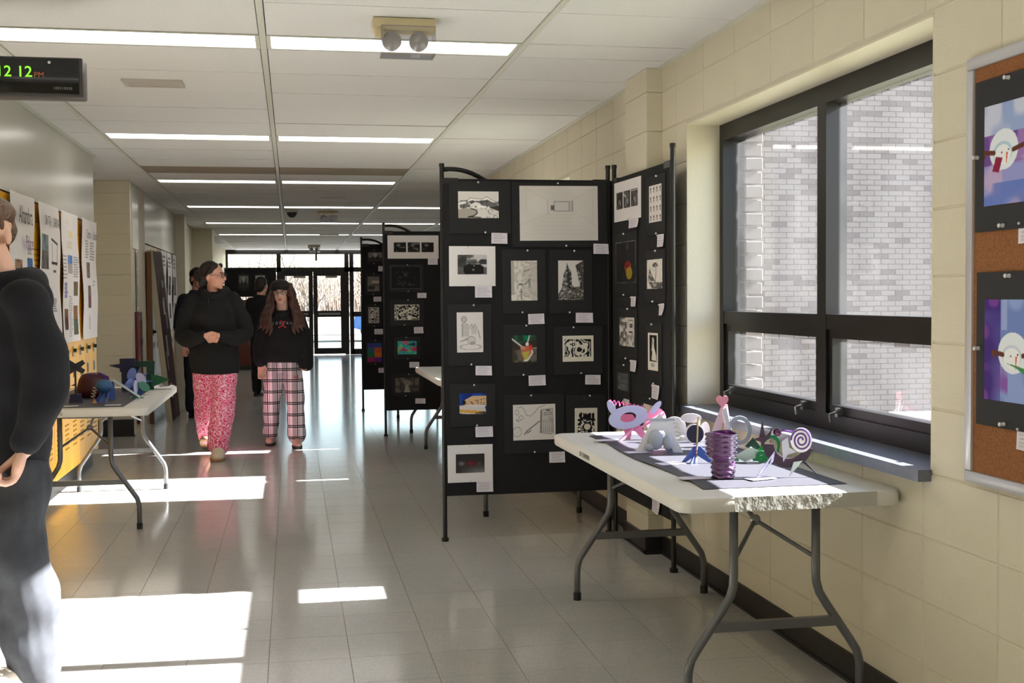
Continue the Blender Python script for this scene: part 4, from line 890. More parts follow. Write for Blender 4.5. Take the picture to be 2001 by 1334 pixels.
# ------------------------------------------------------------------ cork board with two snowman paintings
M_cork = mat('cork', (150,98,54), .9, noise=(160,.8,(118,72,38)), bump=(250,.2)); M_alu = mat('aluminium', (196,196,200), .35, metal=.4)
cb = thing('cork_board', 'cork notice board with an aluminium frame on the block wall', 'notice board', (XR-.004, 3.11, .826), -PI/2)
Wc, Hc = 1.83, 1.209
MB().box(.02,-.014,.02,Wc-.02,0,Hc-.02).build('cork_sheet', M_cork, cb)
for q in ((0,0,Wc,.034),(0,Hc-.034,Wc,Hc),(0,.034,.034,Hc-.034),(Wc-.034,.034,Wc,Hc-.034)): bevel_box(q[0],-.022,q[1],q[2],0,q[3],.004,M_alu,'frame_strip',cb)
def snow(c, seed, top):
    if top: c.a[:] = (150,170,214); c.wash(4,3,(206,210,230),.4,.65,.9,1); c._put(((c.Y>.3)&(c.Y<.62)).astype(float), (156,110,178),.85); c.wash(5,5,(96,60,140),.45,.7,.8,4,((c.Y>.3)&(c.Y<.6)).astype(float)); c._put((c.Y>.6).astype(float), (150,150,210),.8); c.wash(4,4,(196,170,206),.45,.65,.8,7,(c.Y>.55).astype(float)); c.wash(3,5,(80,110,190),.5,.7,.7,9,(c.Y>.78).astype(float))
    else: c.a[:] = (112,134,196); c.wash(3,4,(150,170,220),.4,.65,.8,2); c._put((c.X<.35).astype(float)*np.clip(.4+c.noise(3,6,5),0,1), (62,34,120),.95); c.wash(5,6,(130,70,160),.5,.7,.8,8,(c.X<.5).astype(float)); c.rect(.36,0,.48,.3,(190,200,230),.5)
    cx, cy = (.42,.46) if top else (.6,.52)
    c.ell(cx,cy,.3,.2,(226,234,240)); c.ell(cx-.02,cy+.03,.2,.11,(176,206,222) if top else (206,214,232)); c.ell(cx-.02,cy+.05,.17,.1,(236,240,242))
    c.line([(cx-.42,cy-.0),(cx-.2,cy+.02)], (96,52,36),.03); c.line([(cx+.2,cy+.02),(cx+.42,cy-.01)], (96,52,36),.03); c.line([(cx-.42,cy),(cx-.4,cy+.05)], (110,60,40),.02)
    if top: c.poly([(cx-.16,cy+.06),(cx-.02,cy+.08),(cx-.1,cy+.22),(cx-.24,cy+.2)], (140,30,66))
    else: c.poly([(cx-.14,cy+.1),(cx+.1,cy+.12),(cx+.34,cy+.16),(cx+.3,cy+.22),(cx+.06,cy+.14)], (60,140,80))
    c.poly([(cx+.05,cy+.03),(cx+.09,cy+.03),(cx+.06,cy+.17)], (214,84,44)); c.ell(cx-.04,cy+.03,.015,.01,K); c.ell(cx+.1,cy+.01,.015,.01,K)
for top, (s0,z0,s1,z1), (a0,b0,a1,b1), lb in ((True,(2.937,1.54,3.25,1.96),(2.983,1.61,3.2,1.885),'watercolour snowman with a red scarf on black paper, upper one on the cork board'),(False,(2.948,.999,3.26,1.427),(2.99,1.073,3.21,1.351),'watercolour snowman with a green scarf on black paper, lower one on the cork board')):
    W, H = s1-s0, z1-z0; kk = .02
    o = MB().box(-W/2,-.002,0,W/2,0,H).build('painting', mat('black_sugar_paper',(44,44,46),.9)); o.matrix_world = Matrix.Translation((XR-.022, 6-(s0+s1)/2, z0)) @ Matrix.Rotation(-PI/2,4,'Z')
    c = Cv(110,140,(200,200,200)); snow(c, 1, top); sheet(c, a1-a0, b1-b0, 'print', o, Matrix.Translation(((a0+a1)/2-(s0+s1)/2,-.0035,b0-z0))); tag(o, lb, 'painting', 'snowman paintings')
    for px, pz in ((0,H-.012),(-.02,.012),(-W/2+.012,H*.5)): p_ = MB().tube([(px,-.002,pz),(px,-.012,pz)],[.006,.0045],10).ell((px,-.016,pz),(.006,.004,.006),8,6).build('push_pin', M_pin, o)
card(Matrix.Translation((XR-.02,0,0)) @ Matrix.Rotation(-PI/2,4,'Z'), (-2.86,1.50,-2.78,1.56), 'small white caption card below the red scarf snowman painting', 91, -.003); card(Matrix.Translation((XR-.02,0,0)) @ Matrix.Rotation(-PI/2,4,'Z'), (-2.86,.95,-2.78,1.01), 'small white caption card below the green scarf snowman painting', 92, -.003)

# ------------------------------------------------------------------ paper sculptures
def P(name, col, rough=.55): return mat('card_'+name, col, rough)
pinkc, lav, white, grey, bluec, navy, green, dkg, purple, plum = P('pink',(232,140,178)), P('lavender',(196,196,232)), P('white',(226,226,228)), P('grey',(176,180,190)), P('blue',(60,92,170)), P('navy',(30,30,64)), P('green',(20,120,60)), P('darkgreen',(10,56,44)), P('purple',(84,40,120)), P('plum',(44,18,44))
def oval(rx, rz, n=24, cx=0, cz=0, a0=0): return [(cx+rx*math.cos(a0+2*PI*i/n), cz+rz*math.sin(a0+2*PI*i/n)) for i in range(n)]
def pose(x=0, y=0, z=0, rx=0, ry=0, rz=0): return Matrix.Translation((x,y,z)) @ Euler((rx,ry,rz)).to_matrix().to_4x4()
def coil(p0, p1, r, turns, wire, n=14):
    a, b = Vector(p0), Vector(p1); d = (b-a).normalized(); u = d.orthogonal().normalized(); v = d.cross(u); k = int(turns*n)
    return [a+(b-a)*(i/k)+u*r*math.cos(2*PI*i/n)+v*r*math.sin(2*PI*i/n) for i in range(k+1)]
ZT = .741; TH = .006
rn = MB(); nn = 24; vs = []
for i in range(nn+1):
    u = i/nn; yy = 3.63+1.52*u; vs += [(1.30+.012*math.sin(u*9), yy, ZT+.0006+.004*abs(math.sin(u*13))), (1.80, yy, ZT+.0006)]
rn.add(vs, [(2*i, 2*i+1, 2*i+3, 2*i+2) for i in range(nn)]); o = rn.build('paper_runner', mat('black_runner_paper',(68,68,76),.5)); tag(o, 'long black paper runner under the sculptures on the window table', 'paper')
m_ = o.modifiers.new('thick','SOLIDIFY'); m_.thickness = .0012; m_.offset = 1
ZS = ZT + .0065
def sculpture(label, x, y, rz, z=ZS): return thing('paper_sculpture', label, 'sculpture', (x, y, z), rz, 'student sculptures')
# pink ring animal
t = sculpture('pink and lavender ring sculpture with a coiled spring on top', 1.445, 4.93, -.25)
MB().prism([(-.03,0),(-.01,0),(.0,.045),(.045,0),(.075,0),(.0,.11),(-.05,.11)], TH).build('legs', pinkc, t); MB().prism([(-.07,0),(-.055,.0),(.0,.04),(.0,.055)], TH, pose(0,-.02,0,0,0,.5)).build('strut', pinkc, t)
MB().ring(oval(.085,.05,28), oval(.035,.022,28), .008, pose(-.02,-.03,.10,.15,-.22,0)).build('ring', lav, t); MB().ring(oval(.083,.048,28), oval(.036,.023,28), .006, pose(-.02,-.024,.10,.15,-.22,0)).build('ring_back', pinkc, t)
MB().prism(oval(.05,.052,24), TH, pose(.10,.02,.085,0,.1,.4)).build('disc', pinkc, t); MB().prism([(-.09,-.005),(.05,-.005),(.06,.005),(-.09,.005)], TH, pose(.09,-.01,.085,0,-.5,.2)).build('rod', pinkc, t)
MB().prism(oval(.016,.035,16), TH, pose(-.09,-.03,.14,0,-.45,0)).build('ear', lav, t); MB().prism(oval(.013,.035,16), TH, pose(.10,-.01,.14,0,.7,0)).build('ear', lav, t)
MB().tube(coil((-.10,-.02,.165),(.055,0,.135),.010,9,.002), .0017, 5).build('spring', P('hotpink',(220,70,140)), t)
# grey-white A frame
t = sculpture('grey-white A-shaped sculpture with a blob hanging inside', 1.435, 4.50, -.3)
MB().prism([(-.10,0),(-.062,0),(-.015,.085),(.012,.085),(.05,0),(.088,0),(.025,.125),(-.035,.125)], .01).build('frame', white, t); MB().prism([(-.03,.12),(.02,.12),(-.003,.155)], .01, pose(0,.01)).build('tip', white, t); MB().prism([(-.055,-.004),(.055,-.004),(.055,.004),(-.055,.004)], .02, pose(0,-.0,.13)).build('bar', grey, t)
b = MB(); b.ell((-.02,-.012,.05),(.032,.012,.04),14,10).ell((.028,-.012,.04),(.02,.012,.032),14,10).ell((-.045,-.012,.02),(.022,.012,.018),12,8); b.build('blob', grey, t, True); MB().tube(coil((.06,0,.12),(.075,0,.05),.009,4,.002), .0016, 5).build('wire', P('wire',(206,196,160)), t); MB().prism([(.03,0),(.1,0),(.06,.05)], TH, pose(0,.05,0,0,0,.6)).build('foot', bluec, t)
# white flowers
t = sculpture('white petal sculpture beside the pink heart', 1.64, 4.82, -.3)
MB().prism(oval(.05,.045,20,-.04,.06), TH).build('petal', white, t); MB().prism(oval(.045,.02,18,.03,.10), TH, pose(0,-.01)).build('petal', white, t); MB().prism(oval(.03,.04,18,.02,.045), TH, pose(0,-.02,0,0,.3)).build('petal', white, t); MB().prism(oval(.02,.032,14,.09,.05), TH).build('petal', white, t); MB().prism([(-.08,0),(.1,0),(.09,.02),(-.07,.02)], TH, pose(0,.01)).build('base', white, t); MB().prism([(.06,0),(.07,0),(.07,.09),(.06,.09)], TH).build('stem', white, t)
# pink heart tower
t = sculpture('tall pink heart on a white split tower', 1.745, 4.64, -.3)
hp = [(.02*1.1*(16*math.sin(a)**3)/16, .019*(13*math.cos(a)-5*math.cos(2*a)-2*math.cos(3*a)-math.cos(4*a))/13) for a in np.linspace(0,2*PI,28,endpoint=False)]
MB().prism([(-.065,0),(-.03,0),(.005,.1),(.02,.0),(.045,0),(.022,.17),(-.002,.17)], .008).build('tower', P('palepink',(240,206,214)), t); MB().prism([(.0,.15),(.016,.16),(.05,.0),(.035,.0)], .008, pose(0,-.012)).build('strut', white, t); MB().prism([(x*1.15,z*1.3+.185) for x, z in hp], .012, pose(0,-.004)).build('heart', P('heartpink',(236,150,168)), t); MB().ring([(x,z) for x,z in oval(.05,.06,20,.07,.02) ], [(x,z) for x,z in oval(.033,.043,20,.07,.02)], .008, pose(0,-.01,.045)).build('arch', grey, t)
# blue star with a disc
t = sculpture('blue three-legged sculpture with a dark disc and stick', 1.475, 4.19, -.35)
MB().prism([(-.055,0),(-.04,0),(0,.028),(.045,.0),(.075,.0),(.015,.06),(-.01,.06)], TH).build('legs', bluec, t); MB().prism([(-.05,0),(0,.05),(0,.0)], TH, pose(0,.01,0,0,0,1.1)).build('leg_plate', bluec, t); MB().tube([(0,-.004,.02),(.006,-.004,.17)], .003, 6).build('stick', P('strawwood',(200,176,110)), t); MB().prism(oval(.032,.034,22,-.005,.105), .008, pose(0,.012)).build('disc', navy, t); MB().tube(coil((-.004,-.004,.02),(-.004,-.004,.075),.008,5,.002), .0015, 5).build('spring', purple, t)
# purple wavy cup, glazed clay
M_glaze = mat('purple_glaze', (88,42,96), .14, noise=(16,.5,(60,26,66)), coat=.6)
t = thing('clay_cup', 'glossy purple clay cup with wavy coils', 'cup', (1.437, 3.815, ZS), 0)
vs = []; fs = []; n = 48; prf = []
for i in range(46):
    u = i/45; z = u*.155; base = (.036+.004*math.sin(u*PI*2)) if z < .068 else .05+.006*(u-.44)
    if .062 < z < .074: base = .043
    prf.append((base, z))
for r0, z in prf:
    for j in range(n):
        a = 2*PI*j/n; wv = .0035*math.sin(z*2*PI/.0165 + 1.3*math.sin(a*5)); vs.append(((r0+wv)*math.cos(a)+(0 if z < .068 else -.006), (r0+wv)*math.sin(a), z+.004*math.sin(2*a)*(z/.155)))
for r0, z in reversed(prf[22:]):
    for j in range(n):
        a = 2*PI*j/n; vs.append(((r0-.007)*math.cos(a)-.006, (r0-.007)*math.sin(a), z+.004*math.sin(2*a)*(z/.155)))
kk = len(vs)//n
for i in range(kk-1):
    for j in range(n): fs.append((i*n+j, i*n+(j+1)%n, (i+1)*n+(j+1)%n, (i+1)*n+j))
fs += [tuple(range(n-1,-1,-1)), tuple((kk-1)*n+j for j in range(n))]
MB().add(vs, fs).build('cup_body', M_glaze, t, True)
# green loops
t = sculpture('green and white looped sculpture in the sun', 1.69, 4.17, -.35)
MB().ring(oval(.035,.05,24,.04,.07), oval(.026,.04,24,.04,.066), .008, pose(0,0,0,0,.35)).build('loop', green, t); MB().ring(oval(.022,.022,20,.03,.022), oval(.008,.008,20,.03,.022), .01, pose(0,-.03)).build('loop', green, t); MB().prism([(-.07,.02),(-.01,.06),(.04,.03),(-.03,-.0)], TH, pose(0,-.01,.0,.3)).build('leaf', P('mint',(206,226,206)), t); MB().prism([(-.01,.03),(.05,.06),(.075,.03),(.055,.0),(.0,.0)], TH, pose(0,.01)).build('leaf', green, t); MB().prism([(-.03,.055),(.0,.09),(.03,.05),(.0,.04)], TH, pose(0,.005)).build('leaf', dkg, t); MB().prism([(-.08,0),(-.05,.03),(-.06,0)], TH, pose(0,.02,0,0,0,.4)).build('leaf', dkg, t)
# plum crescent with spiral
t = sculpture('plum crescent creature with a white spiral disc', 1.665, 3.80, -.38)
cr = [(.085*math.cos(a), .085*math.sin(a)+.115) for a in np.linspace(PI*1.02, PI*1.93, 22)] + [(.052*math.cos(a)+.004, .058*math.sin(a)+.118) for a in np.linspace(PI*1.90, PI*1.05, 22)]
MB().prism(cr, .01).build('body', plum, t); MB().prism([(-.085,.10),(-.072,.12),(-.085,.19),(-.096,.13)], .01).build('horn', plum, t); MB().prism([(-.115,.125),(-.085,.115),(-.06,.13),(-.05,.165),(-.07,.14)], .01, pose(0,-.004)).build('star', plum, t); MB().ell((-.035,-.004,.15),(.014,.01,.014)).build('eye', P('plumbead',(70,20,60),.15), t, True)
MB().prism(oval(.036,.042,28,.045,.125), .008, pose(0,-.006,0,0,.0)).build('disc', white, t)
sp = [(.045+(.005+.029*u)*math.cos(u*5*PI), -.0115, .125+(.006+.034*u)*math.sin(u*5*PI)) for u in np.linspace(0,1,60)]; MB().tube(sp, .0028, 6).build('spiral', purple, t)
MB().prism([(-.015,.05),(.0,.075),(.03,.085),(.005,.1),(.0,.135),(-.02,.12)], .007, pose(0,-.012)).build('fin', grey, t); MB().tube([(-.02,-.004,.158),(.03,-.004,.15)], .004, 6).build('rod', purple, t)
MB().ring([(-.11,0),(-.05,.055),(-.045,.09)], [(-.088,.02),(-.06,.05),(-.055,.07)], TH, pose(0,-.03,0,0,0,.2)).build('front_leg', lav, t); MB().prism([(.005,0),(.02,.05),(.05,.055)], TH, pose(0,-.01)).build('rear_leg', P('palegreen',(206,222,214)), t); MB().prism([(.04,.055),(.07,.03),(.105,0),(.06,.05)], TH, pose(0,.01)).build('rear_leg', plum, t)
for i, (x, y, a, lb) in enumerate(((1.345,4.52,.1,'A-shaped sculpture'),(1.37,4.18,.2,'blue three-legged sculpture'),(1.34,3.83,0,'purple clay cup'),(1.55,3.77,.3,'plum crescent creature'),(1.335,4.93,0,'pink ring sculpture'))):
    o = MB().box(-.05,-.03,0,.05,.03,.0012).build('name_card', P('cardlilac',(216,208,226))); o.location = (x,y,ZS); o.rotation_euler = (0,0,a); tag(o, 'pale name card lying beside the %s' % lb, 'name card', 'name cards on the tables')

# the left table
o = MB().box(-1.52,7.26,ZT,-.985,8.80,ZT+.0015).build('paper_runner', mat('black_runner_paper',(68,68,76),.5)); tag(o, 'black paper runner on the table beside the yellow lockers', 'paper')
t = sculpture('black pinwheel sculpture on a tall stick', -1.31, 7.6, .15); MB().tube([(0,0,0),(0,0,.2)], .006, 8).build('stick', navy, t)
for a in (.55, -.55): MB().prism([(-.06,-.022),(.06,-.014),(.06,.014),(-.06,.022)], .008, pose(0,0,.215,0,a)).build('blade', P('black',(22,14,22)), t)
MB().prism([(-.04,0),(.04,0),(.03,.05),(-.03,.05)], .05).build('base', navy, t); MB().prism([(-.03,.1),(.0,.115),(.0,.1)], .01).build('flag', navy, t)
t = sculpture('dark maroon draped lump sculpture', -1.27, 8.0, 0); b = MB(); b.rings([(0,0,0,.10,.08),(0,0,.05,.105,.085),(0,0,.11,.09,.075),(0,0,.145,.07,.06),(0,0,.155,.03,.03)], 24); b.build('lump', P('maroonclay',(66,20,38),.4), t, True); MB().prism([(.0,.1),(.10,.05),(.09,.13),(.03,.16)], .02, pose(.01,-.03)).build('fold', purple, t)
t = sculpture('blue dome sculpture on splayed card legs', -1.13, 7.52, .1); b = MB(); b.ell((0,0,.10),(.05,.05,.042),18,12); b.build('dome', P('teal',(40,84,130)), t, True)
for a in (-.8,-.2,.5,1.1): MB().prism([(-.06,0),(-.04,0),(.03,.075),(.0,.08)], TH, pose(.02*a,0,0,0,0,a*1.3)).build('leg', bluec, t)
MB().prism([(-.05,.0),(-.02,.0),(-.035,.03)], TH, pose(-.02,-.05)).build('tab', P('tan',(190,140,90)), t); MB().tube(coil((-.07,0,.03),(-.05,0,.10),.012,4,.002), .002, 5).build('spring', P('wire',(206,196,160)), t)
t = sculpture('white slanted bar sculpture', -1.035, 7.75, .2); MB().box(-.10,-.02,0,.10,.02,.012, pose(0,0,.062,0,.62)).build('bar', P('paleblue',(200,216,226)), t); MB().box(-.06,-.012,.013,.0,.012,.016, pose(0,0,.062,0,.62)).build('stripe', grey, t); MB().prism([(.03,0),(.11,0),(.05,.04)], TH, pose(0,.02)).build('wedge', P('seagreen',(70,130,110)), t); MB().prism([(-.1,0),(-.06,0),(-.07,.11),(-.09,.11)], TH, pose(0,.02)).build('post', bluec, t)
t = sculpture('pale blue petal flower sculpture', -1.02, 8.15, 0); 
for i, (x, z, a) in enumerate(((-.03,.13,.3),(.03,.10,-.5),(.05,.05,-1.0),(-.04,.07,1.0),(.0,.05,0))): MB().prism(oval(.028,.045,16), TH, pose(x,-.012*i,z,0,a,.3*i)).build('petal', (P('periwinkle',(120,140,210)), lav, P('seagreen',(110,160,150)))[i%3], t)
MB().prism([(-.05,0),(.05,0),(.01,.05),(-.01,.05)], TH).build('base', bluec, t)
for i in range(4): MB().prism([(-.02,0),(.11,.02),(-.02,.04)], TH, pose(.0,.02,.06,0,-.6*i,.4)).build('spike', bluec, t)
t = sculpture('dark green open frame sculpture with a hat-like top', -1.04, 8.5, .05); MB().ring([(-.06,0),(.09,0),(.10,.20),(-.05,.20)], [(-.0,.05),(.04,.05),(.045,.16),(.0,.16)], .012).build('frame', dkg, t); MB().prism([(.08,.02),(.20,.07),(.12,.10),(.07,.11)], TH, pose(0,-.02)).build('wing', P('emerald',(14,92,56)), t); MB().box(-.13,-.035,.13,-.03,.035,.22).build('hat_crown', navy, t); MB().prism([(-.2,.175),(-.11,.15),(0,.17),(-.09,.19)], .09, pose(0,-.01)).build('hat_brim', navy, t); MB().box(-.12,-.03,0,-.05,.03,.13).build('hat_post', navy, t)
for i, (x, y) in enumerate(((-1.06,7.36),(-.99,7.95),(-1.0,8.2),(-1.3,7.35))):
    o = MB().box(-.045,-.025,0,.045,.025,.0012).build('name_card', M_paper); o.location = (x,y,ZT+.003); o.rotation_euler = (0,0,.1*i); tag(o, 'white name card lying on the black runner of the locker table', 'name card', 'white name cards on the locker table')
t = thing('paper_stack', 'stack of white sign-in sheets on the corner of the locker table', 'paper', (-.945, 8.72, ZT), .1); MB().box(-.11,-.14,.002,.11,.14,.012).build('sheets', M_paper, t)
o = MB().tube([(-.93,8.69,ZT+.017),(-.87,8.76,ZT+.017)], .004, 8).build('pen', navy); tag(o, 'dark pen lying on the white sign-in sheets', 'pen')

# ================================================================== people
def cr(pts, n=6):
    """Catmull-Rom through rows of numbers"""
    P_ = [np.array(p, float) for p in pts]; out = []
    for i in range(len(P_)-1):
        p0, p1, p2, p3 = P_[max(i-1,0)], P_[i], P_[i+1], P_[min(i+2,len(P_)-1)]
        for k in range(n):
            t_ = k/n; out.append(.5*((2*p1)+(-p0+p2)*t_+(2*p0-5*p1+4*p2-p3)*t_**2+(-p0+3*p1-3*p2+p3)*t_**3))
    out.append(P_[-1]); return out
def limb(b, pts, n=14, sub=5, M=None):
    """tapering round limb through (x,y,z,r), rounded ends"""
    q = cr(pts, sub); b.tube([tuple(p[:3]) for p in q], [float(p[3]) for p in q], n, M)
    for p in (q[0], q[-1]): b.ell(tuple(p[:3]), (p[3],)*3, n, 8, M)
def merge(b, name, m, parent, voxel=.009, smooth=4, disp=None):
    """fuse overlapping closed shapes into one continuous skin"""
    me = b.mesh(name+'_src'); o = bpy.data.objects.new(name+'_src', me); C.objects.link(o)
    r = o.modifiers.new('r', 'REMESH'); r.mode = 'VOXEL'; r.voxel_size = voxel
    if smooth: sm = o.modifiers.new('s', 'SMOOTH'); sm.factor = .5; sm.iterations = smooth
    dg = bpy.context.evaluated_depsgraph_get(); out = bpy.data.meshes.new_from_object(o.evaluated_get(dg)); bpy.data.objects.remove(o); bpy.data.meshes.remove(me)
    n = len(out.vertices)
    if disp and n:
        co = np.empty(n*3, np.float32); out.vertices.foreach_get('co', co); co = co.reshape(-1,3)
        no = np.empty(n*3, np.float32); out.vertices.foreach_get('normal', no); no = no.reshape(-1,3)
        co = co + no*disp(co)[:,None].astype(np.float32); out.vertices.foreach_set('co', co.reshape(-1)); out.update()
    out.materials.clear(); out.materials.append(m); out.polygons.foreach_set('use_smooth', [True]*len(out.polygons)); out.name = name
    return link(name, out, parent)
def folds(a=.006, f=16, seed=0.0):
    def d(c):
        x, y, z = c[:,0], c[:,1], c[:,2]
        w_ = np.sin(f*z + 3.1*np.sin(5*x+seed) + 2.3*np.sin(6*y+seed*2)) + .6*np.sin(2.1*f*z + 4*np.sin(7*x-3*y+seed)) ; return a*(w_*.55)
    return d
def hand(b, M, side=1, curl=.9):
    """palm, four unequal curled fingers and a thumb from the palm's side; wrist at origin, fingers towards -Z"""
    b.ell((0,0,-.045),(.038,.016,.05),14,10,M)
    for i, (x, L) in enumerate(((-.028,.068),(-.010,.078),(.009,.074),(.027,.058))):
        p = Vector((x*1.0,0,-.082)); pts = [(x*.8,0,-.06,.0098), (p.x,p.y,p.z,.0095)]; a = 0
        for k, fr_ in enumerate((.42,.33,.25)):
            a += curl*(.75 if k == 0 else .95); p = p + Vector((0,-math.sin(a),-math.cos(a)))*L*fr_; pts.append((p.x,p.y,p.z,.0088-.0008*k))
        limb(b, pts, 10, 3, M)
    limb(b, [(-side*.022,-.004,-.02,.013),(-side*.042,-.018,-.045,.0115),(-side*.036,-.036,-.07,.010),(-side*.02,-.044,-.085,.009)], 10, 3, M)
def head(b, M, f=1.0):
    """head centred on its own middle, facing -Y; f scales"""
    S_ = M @ Matrix.Scale(f, 4)
    b.ell((0,.012,.03),(.075,.094,.087),20,14,S_); b.ell((0,-.03,-.035),(.058,.062,.078),18,12,S_); b.ell((0,-.062,-.098),(.026,.024,.02),12,8,S_)
    b.ell((0,-.076,.022),(.046,.018,.014),12,8,S_); limb(b, [(0,-.086,.012,.009),(0,-.103,-.012,.0105),(0,-.108,-.03,.0125)], 10, 3, S_)
    for s in (-1,1): b.ell((s*.014,-.094,-.034),(.009,.010,.008),8,6,S_); b.ell((s*.036,-.066,-.02),(.022,.02,.02),10,8,S_); b.ell((s*.077,.012,-.012),(.009,.019,.032),12,8,S_)
    b.ell((0,-.088,-.064),(.022,.010,.011),10,8,S_)
M_lips = mat('lips', (176,84,84), .45); M_eye = mat('eye_dark', (30,22,20), .2); M_eyew = mat('eye_white', (222,216,212), .25)
def face(parent, M, f=1.0, brow=(60,40,30)):
    S_ = M @ Matrix.Scale(f, 4)
    MB().ell((0,-.0965,-.0605),(.019,.0045,.0045),12,6,S_).ell((0,-.096,-.069),(.016,.005,.005),12,6,S_).build('lips', M_lips, parent, True)
    for s in (-1,1):
        e_ = MB().ell((s*.031,-.0815,.002),(.0145,.007,.008),12,8,S_).build('eye', M_eyew, parent, True); MB().ell((s*.031,-.0865,.002),(.0062,.0035,.0066),10,8,S_).build('iris', M_eye, e_, True)
        MB().tube([tuple(S_ @ Vector(q)) for q in ((s*.013,-.094,.022),(s*.032,-.0925,.028),(s*.05,-.082,.022))], .003*f, 6).build('eyebrow', mat('brow_%d' % brow[0], brow, .8), parent, True)
def glasses(parent, M, f=1.0):
    S_ = M @ Matrix.Scale(f, 4); b = MB()
    for s in (-1,1):
        lp = [(s*.033+.024*math.cos(a), -.104+.18*(abs(s*.033+.024*math.cos(a))**2)*4, .0+.018*math.sin(a)) for a in np.linspace(0,2*PI,21)]
        b.tube(lp, .0024, 6, S_, False); b.tube([(s*.057,-.098,.004),(s*.076,-.05,.006),(s*.08,.012,.004)], .0022, 6, S_)
    b.tube([(-.009,-.104,.004),(0,-.107,.007),(.009,-.104,.004)], .0022, 6, S_)
    o = b.build('glasses', M_blk, parent, True)
    for s in (-1,1): MB().prism([(s*.033+.022*math.cos(a), .0166*math.sin(a)) for a in np.linspace(0,2*PI,16,endpoint=False)], .001, S_ @ Matrix.Translation((0,-.098,0))).build('lens', glass_mat('spectacle_lens', .0), o)
def shoe(parent, x, y, z, rz, m, sole, L=.27, w_=.05, pitch=0, h=.085, name='shoe'):
    M = Matrix.Translation((x,y,z)) @ Matrix.Rotation(rz,4,'Z') @ Matrix.Rotation(pitch,4,'X'); b = MB()
    rows_ = [(0,L*.12,.018,.8*w_,L*.30),(0,-L*.12,.018,w_,L*.45)]
    b.rings([(0,-L*.12,.02,w_*.98,L*.5),(0,-L*.12,.045,w_*.97,L*.49),(0,-L*.06,.065,w_*.86,L*.40),(0,L*.08,h,w_*.72,L*.24),(0,L*.14,h+.02,w_*.6,L*.17)], 24, 2.3, M)
    o = merge(b, name, m, parent, .007, 3); MB().rings([(0,-L*.12,.0,w_*.98,L*.5),(0,-L*.12,.012,w_*1.06,L*.52),(0,-L*.12,.026,w_*1.03,L*.515)], 28, 2.4, M).build('sole', sole, o, True)
    return o
def fabric(name, col, col2, rough=.9, sc=9): return mat(name, col, rough, noise=(sc,.5,col2), bump=(160,.15))
M_skin = mat('skin', (218,164,142), .5, noise=(8,.3,(208,148,128))); M_skin2 = mat('skin_light', (222,178,158), .5, noise=(8,.3,(210,160,142)))
M_blackhood = fabric('black_fleece', (12,12,14), (8,8,10)); M_navy = fabric('navy_fleece', (9,10,21), (6,7,15)); M_hair = mat('dark_brown_hair', (24,17,15), .5, noise=(40,.6,(40,27,22)), bump=(90,.6)); M_hair2 = mat('brown_hair', (84,60,44), .45, noise=(40,.6,(112,82,60)), bump=(90,.6)); M_hair3 = mat('auburn_hair', (62,36,28), .45, noise=(30,.6,(96,52,38)), bump=(90,.6))
def pattern_mat(name, kind):
    m = bpy.data.materials.new(name); m.use_nodes = True; t = m.node_tree; b = t.nodes['Principled BSDF']; b.inputs['Roughness'].default_value = .9; co = t.nodes.new('ShaderNodeTexCoord')
    def mixc(fac, a, c_):
        x = t.nodes.new('ShaderNodeMix'); x.data_type = 'RGBA'; t.links.new(fac, x.inputs[0])
        for s_, i in ((a,6),(c_,7)):
            if isinstance(s_, tuple): x.inputs[i].default_value = lin(s_)
            else: t.links.new(s_, x.inputs[i])
        return x.outputs[2]
    def mth(op, a, c_=None):
        x = t.nodes.new('ShaderNodeMath'); x.operation = op
        for s_, i in ((a,0),(c_,1)):
            if s_ is None: continue
            if isinstance(s_, (int,float)): x.inputs[i].default_value = s_
            else: t.links.new(s_, x.inputs[i])
        return x.outputs[0]
    if kind == 'leopard':
        n = t.nodes.new('ShaderNodeTexNoise'); n.inputs['Scale'].default_value = 14; t.links.new(co.outputs['Object'], n.inputs['Vector'])
        mx = t.nodes.new('ShaderNodeMix'); mx.data_type = 'RGBA'; mx.inputs[0].default_value = .12; t.links.new(co.outputs['Object'], mx.inputs[6]); t.links.new(n.outputs['Color'], mx.inputs[7])
        v = t.nodes.new('ShaderNodeTexVoronoi'); v.feature = 'DISTANCE_TO_EDGE'; v.inputs['Scale'].default_value = 46; t.links.new(mx.outputs[2], v.inputs['Vector'])
        v2 = t.nodes.new('ShaderNodeTexVoronoi'); v2.inputs['Scale'].default_value = 46; t.links.new(mx.outputs[2], v2.inputs['Vector'])
        c1 = mixc(mth('LESS_THAN', v2.outputs['Distance'], .28), (226,70,120), (200,30,84)); t.links.new(mixc(mth('LESS_THAN', v.outputs['Distance'], .075), c1, (238,206,218)), b.inputs['Base Color'])
    else:
        sp_ = t.nodes.new('ShaderNodeSeparateXYZ'); t.links.new(co.outputs['Object'], sp_.inputs[0])
        def band(s_, per, lo, hi, off=0.0):
            f = mth('FRACT', mth('DIVIDE', mth('ADD', s_, 10+off), per)); return mth('MULTIPLY', mth('GREATER_THAN', f, lo), mth('LESS_THAN', f, hi))
        X_, Z_ = sp_.outputs[0], sp_.outputs[2]; c1 = mixc(band(X_,.09,.0,.36), (240,222,228), (176,164,172)); c1 = mixc(band(X_,.03,.0,.12), c1, (104,98,106))
        for lo, hi in ((.0,.09),(.15,.24)): c1 = mixc(band(Z_,.105,lo,hi), c1, (26,24,28))
        c1 = mixc(band(X_,.09,.44,.54), c1, (36,33,38)); t.links.new(c1, b.inputs['Base Color'])
    MATS[name] = m; return m
def person(label, x, y, rz=0): return thing('person', label, 'person', (x, y, 0), rz)

